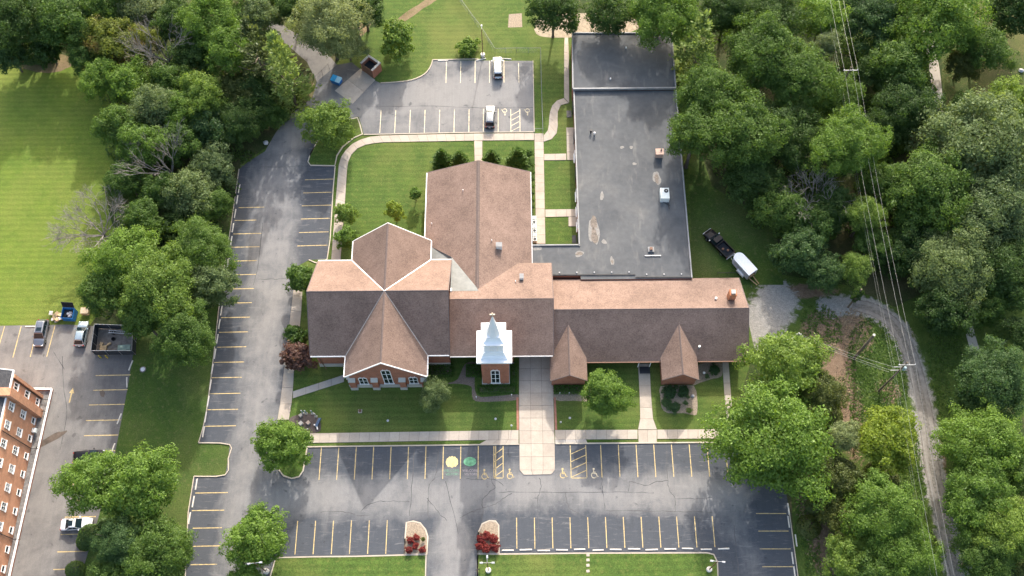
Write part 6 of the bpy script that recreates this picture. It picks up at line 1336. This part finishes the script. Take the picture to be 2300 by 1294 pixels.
# memorial garden
M_dkblue = plain('muted blue paint', (.05, .10, .20), .6, var=.2)
for u, v, sz, mt, lb in [(676, 934.5, .52, M_conc_grey, 'pale stone block by the garden posts'), (676.5, 952, .62, M_stone, 'white stone block in the memorial garden'), (693, 951, .58, plain('pinkish stone', (.42, .33, .28), .8, var=.1), 'pinkish stone block in the memorial garden')]:
    p = G(u, v); o = empty('stone_block', (p.x, p.y, 0), math.pi/4); tag(o, lb, 'stone'); MB().cbox(0, 0, .2, sz*.9, sz*.9, .4).build('base', M_conc_grey, o); MB().frustum([(-sz/2, -sz/2, .4), (sz/2, -sz/2, .4), (sz/2, sz/2, .4), (-sz/2, sz/2, .4)], [(-sz*.45, -sz*.45, .5), (sz*.45, -sz*.45, .5), (sz*.45, sz*.45, .5), (-sz*.45, sz*.45, .5)]).build('top', mt, o)
for i, (u, v) in enumerate([(680.5, 928.5), (688, 929), (702, 929), (710, 935.5)]):
    p = G(u, v); o = empty('memorial_post', (p.x, p.y, 0)); tag(o, ['pale teal post in the memorial garden, leftmost of four', 'pale teal post in the memorial garden, second of four', 'pale teal post in the memorial garden, third of four', 'greyish post in the memorial garden, rightmost of four'][i], 'post', 'memorial posts'); Box('shaft', M_teal if i < 3 else M_stone, o, -.09, .09, -.05, .05, 0, 1.5); Box('foot', M_stone, o, -.2, .2, -.16, .16, 0, .14); Box('head', M_trim, o, -.11, .11, -.06, .06, 1.5, 1.56)
p = G(715, 950); bn = empty('garden_bench', (p.x, p.y, 0), 1.2); tag(bn, 'blue bench at the memorial garden\'s right edge', 'bench'); Box('seat', M_dkblue, bn, -.7, .7, -.22, .2, .4, .47); Box('backrest', M_dkblue, bn, -.7, .7, -.3, -.24, .5, .9)
for s in (-.55, .55): Box('leg', M_trim, bn, s-.05, s+.05, -.2, .18, 0, .4)
p = G(713, 958); o = empty('curved_kerb_seat', (p.x, p.y, 0), -.9); tag(o, 'white curved low seat at the memorial garden\'s right edge', 'bench'); MB().prism([(.9*math.cos(t)-.0, .9*math.sin(t)-.9, .25) for t in [math.radians(a) for a in range(50, 131, 10)]]+[(.7*math.cos(t), .7*math.sin(t)-.9, .25) for t in [math.radians(a) for a in range(130, 49, -10)]], (0, 0, .12)).build('seat', M_white, o); Box('foot', M_stone, o, -.3, .3, -.2, -.05, 0, .25)
p = G(694, 969); o = empty('marker_stake', (p.x, p.y, 0)); tag(o, 'short stake at the memorial garden\'s lower edge', 'stake'); MB().tube((0, 0, 0), (0, 0, 1.3), .035).build('stake', M_brown, o); Box('plate', M_white, o, -.1, .1, -.03, .03, 1.2, 1.4)
p = G(809, 924); o = empty('ground_spotlight', (p.x, p.y, 0)); tag(o, 'brown ground spotlight on a square stone in the front lawn', 'spotlight'); Box('pad', M_conc, o, -.32, .32, -.3, .3, 0, .1); MB().lathe([(.2, .1), (.22, .4), (.1, .5)], 10).build('housing', M_brown, o)
for u, v, lb in [(871, 945, 'small round drain cover in the front lawn, left one'), (1113, 941, 'small round drain cover in the front lawn by the lantern post'), (1280, 939, 'small round drain cover right of the entrance pavement')]:
    p = G(u, v); o = MB().lathe([(.2, 0), (.2, .05), (.12, .06)], 12, (0, 0, 0)).build('drain_cover', M_trim, None, loc=(p.x, p.y, 0)); tag(o, lb, 'drain cover')
p = G(321, 830); o = empty('manhole', (p.x, p.y, 0)); tag(o, 'pale concrete manhole in the grass verge', 'manhole'); MB().lathe([(.52, 0), (.52, .07), (.46, .09)], 18).build('rim', M_gravel, o); MB().lathe([(.36, .09), (.36, .11)], 16).build('cover', M_galv, o)
for i, v in enumerate((1247, 1258, 1270, 1283)):
    p = G(1320.5, v); o = MB().box(-.24, .24, -.2, .2, 0, .05).build('stepping_stone', M_conc, None, loc=(p.x, p.y, .11), rz=.04*i); tag(o, 'square stepping stone in the lower lawn, %s from the kerb' % ORD[i], 'stepping stone', 'stepping stones')
for u, v, k in ((1501, 894, 0), (1540, 888, 1), (1520, 912, 2), (1556, 890, 3)):
    p = G(u, v); o = lump(gb, .32, .3, .3).build('boulder', M_trim, None, loc=(p.x, p.y, 0)); tag(o, 'grey stone in the small gable\'s bed, %s' % ('left', 'upper middle', 'lower middle', 'right')[k], 'stone')
p = G(1580, 840); o = MB().lathe([(.05, 0), (.2, .12), (.22, .3), (.1, .42)], 12).build('gazing_ball', M_white, None, loc=(p.x, p.y, .35)); tag(o, 'white ball on a stand beside the right small gable', 'ornament')
MB().tube((0, 0, -.35), (0, 0, .02), .05).build('stand', M_trim, o)
p = G(1448, 832); o = MB().box(-.85, .85, -.6, .6, 0, .03).build('door_mat', M_door, None, loc=(p.x, p.y, .1)); tag(o, 'dark mat at the wing\'s front door', 'mat')
for i, (u, v) in enumerate([(625, 940), (1066, 1300)][:0]): pass
p = G(1074, 1281); o = empty('sign', (p.x, p.y, .11), .3); tag(o, 'small dark sign at the lower lawn\'s corner by the entrance drive', 'sign'); Box('plate', M_black, o, -.4, .4, -.03, .03, .35, .85); MB().tube((-.3, 0, 0), (-.3, 0, .4), .03).build('leg', M_black, o); MB().tube((.3, 0, 0), (.3, 0, .4), .03).build('leg', M_black, o)

# ------------------------------------------------------------------ power line
def power_pole(x, y, h, label, transformers=0, double=True):
    root = empty('power_pole', (x, y, 0)); tag(root, label, 'power pole', 'power poles'); MB().tube((0, 0, -.2), (0, 0, h), .17, .11, 8).build('pole', M_wood_pole, root)
    ca = MB(); ca.cbox(.1, -.14, h-.7, 2.5, .11, .13); arm = ca.build('crossarm', M_wire, root)
    for xx in (-1.05, .45, 1.3): MB().lathe([(.05, 0), (.08, .06), (.05, .12), (.07, .18), (.03, .24)], 8, (xx, -.14, h-.63)).build('insulator', M_white, arm)
    for k_ in range(transformers): MB().lathe([(.2, 0), (.24, .05), (.24, .85), (.15, .95)], 12, (.38, -.1-.0*k_, h-2.9)).build('transformer', M_teal, root)
    if double: bar('lower_arm', (-1.3, .1, h-2.2), (.4, .1, h-2.2), .09, .1, M_wire, root); bar('lower_arm', (-1.3, .1, h-3.6), (.3, .1, h-3.6), .09, .1, M_wire, root)
    return root
PX = 58.75; poles = [(PX, 52.1, 13.1), (58.45, 106.4, 13.0), (58.5, 160, 13), (59.2, -3, 13)]
power_pole(*poles[0], 'power pole with crossarms and transformer beside the gravel road', 1)
power_pole(*poles[1], 'far power pole rising through the right wood', 0, False)
for nm, off, lw in (('left', (-1.05, -.4), .012), ('middle', (.45, -.4), .012), ('right', (1.3, -.4), .012), ('lower', (-.6, -4.4), .007), ('lowest', (-1.15, -2.2), .007)):
    b = MB()
    for a, c in (((58.5, 160, 13), poles[1]), (poles[1], poles[0]), (poles[0], poles[3])):
        pts = []
        for i in range(25):
            t = i/24; pts.append(Vector((a[0]+(c[0]-a[0])*t+off[0], a[1]+(c[1]-a[1])*t, a[2]+(c[2]-a[2])*t+off[1]-4*t*(1-t)*.9)))
        b.path(pts, lw, 4)
    o = b.build('power_line', M_wire); tag(o, 'overhead power wire along the gravel road, %s of five' % {'left': 'leftmost upper one', 'middle': 'middle upper one', 'right': 'rightmost upper one', 'lower': 'lowest thin one', 'lowest': 'thin one on the lower arm'}[nm], 'wire', 'power wires')
p = G(1918, 805); o = empty('wooden_post', (p.x, p.y, 0)); tag(o, 'tall weathered pole stub with a pale cap in the dry brush', 'pole'); MB().tube((0, 0, -.2), (0, 0, 10.1), .24, .2, 8).build('pole', M_wood_pole, o); MB().lathe([(.22, 0), (.2, .15)], 10, (0, 0, 10.1)).build('cap', M_stone, o)
sp_ = G(1795, 748, 9.2); o = empty('service_pole', (sp_.x, sp_.y, 0)); tag(o, 'pale service pole rising behind the feathery tree', 'pole'); MB().tube((0, 0, -.2), (0, 0, 9.2), .13, .11, 8).build('pole', M_wire, o); bar('arm', (-.4, 0, 8.8), (.5, 0, 8.8), .08, .1, M_wire, o); MB().lathe([(.16, 0), (.2, .2), (.08, .35)], 10, (-1.4, -.6, 7.6)).build('lamp_head', M_white, o); MB().tube((0, 0, 8.0), (-1.4, -.6, 7.8), .04).build('lamp_arm', M_wire, o)
for i, (zz, z2) in enumerate(((10.8, 8.9), (9.4, 8.6), (8.6, 8.2))):
    a = Vector((PX-1.2, 52.2, zz)); c = Vector((sp_.x, sp_.y, z2)); o = MB().path([a.lerp(c, t/12)-Vector((0, 0, 4*(t/12)*(1-t/12)*.5)) for t in range(13)], .012, 4).build('service_wire', M_wire); tag(o, 'thin service wire from the power pole to the pale service pole, %s' % ('topmost', 'middle', 'lowest')[i], 'wire', 'service wires')
a = Vector((sp_.x, sp_.y, 8.3)); c = Vector((36.6, 57.2, 3.6)); o = MB().path([a.lerp(c, t/10)-Vector((0, 0, 4*(t/10)*(1-t/10)*.6)) for t in range(11)], .018, 4).build('service_wire', M_wire); tag(o, 'service wire from the pale pole to the wing\'s right corner', 'wire')
iv = G(1905, 690); o = empty('ivy_pole', (iv.x, iv.y, 0)); tag(o, 'ivy-covered pole standing at the gravel bend', 'pole'); MB().tube((0, 0, 0), (0, 0, 7.2), .18, .14, 7).build('pole', M_wood_pole, o); obj('ivy', CROWN['tall'][0], o, (0, 0, 5.0), scale=(.95, .95, 1.6), mat=LEAF['dark'])
for u, v, lb in ((2257, 722, 'dark round object in the clearing at the right edge'), (2293, 160, 'grey round boulder in the meadow at the top right'), (597, 322, 'small pale stone at the driveway\'s left edge')):
    p = G(u, v); o = lump(gb, .55, .5, .5).build('boulder', M_trim, None, loc=(p.x, p.y, 0)); tag(o, lb, 'boulder')
p = G(1640, 622); o = empty('low_rail', (p.x, p.y, 0)); tag(o, 'low dark rail along the wing\'s rear right corner', 'rail'); MB().tube((-2.2, .5, .6), (1.2, .5, .6), .05).build('rail', M_black, o)
for x in (-2.2, -.5, 1.2): MB().tube((x, .5, 0), (x, .5, .6), .04).build('post', M_black, o)

# rough grass and dry stalks breaking up the edges of bare ground
def tufts(name, spots, size, mat, label, seed):
    r = random.Random(seed); V = []; F = []
    for u, v, rx, ry, n in spots:
        c = G(u, v)
        for _ in range(n):
            a = r.uniform(0, 6.28); k = r.uniform(.1, 1.25)**.6; x, y = c.x+rx*k*math.cos(a), c.y+ry*k*math.sin(a)
            for _b in range(3):
                t = r.uniform(0, 6.28); h = size*r.uniform(.5, 1.2); d = Vector((math.cos(t), math.sin(t), r.uniform(.3, 1.1))).normalized()*h; w = Vector((-math.sin(t), math.cos(t), 0))*h*.16; q = Vector((x, y, 0)); i = len(V)
                V += [tuple(q-w), tuple(q+w), tuple(q+d)]; F.append((i, i+1, i+2))
    me = bpy.data.meshes.new(name); me.from_pydata(V, [], F); o = obj(name, me, None, mat=mat); tag(o, label, 'grass', kind='stuff')
tufts('dry_stalks', [(1868, 748, 4, 3.6, 260), (1908, 920, 2, 7, 320), (1922, 750, 2.2, 4, 240), (1812, 1110, 1.8, 6, 160), (1860, 1235, 3, 4, 120), (1994, 880, 2, 2, 60)], .45, plain('straw', (.24, .18, .11), .9, var=.25), 'dry straw-coloured stalks on the bare strip by the gravel road', 5)
tufts('rough_grass', [(1970, 830, 4, 8, 1500), (1845, 740, 3, 4, 500), (1950, 900, 3, 9, 1200), (2140, 860, 3, 12, 1300), (1815, 1180, 1.3, 8, 400), (2040, 1030, 2, 8, 600), (676, 225, 1.2, 2, 120), (545, 352, 2, 1.2, 120)], .5, LEAF['mid'], 'rough tufts of grass along the gravel road and drive', 6)
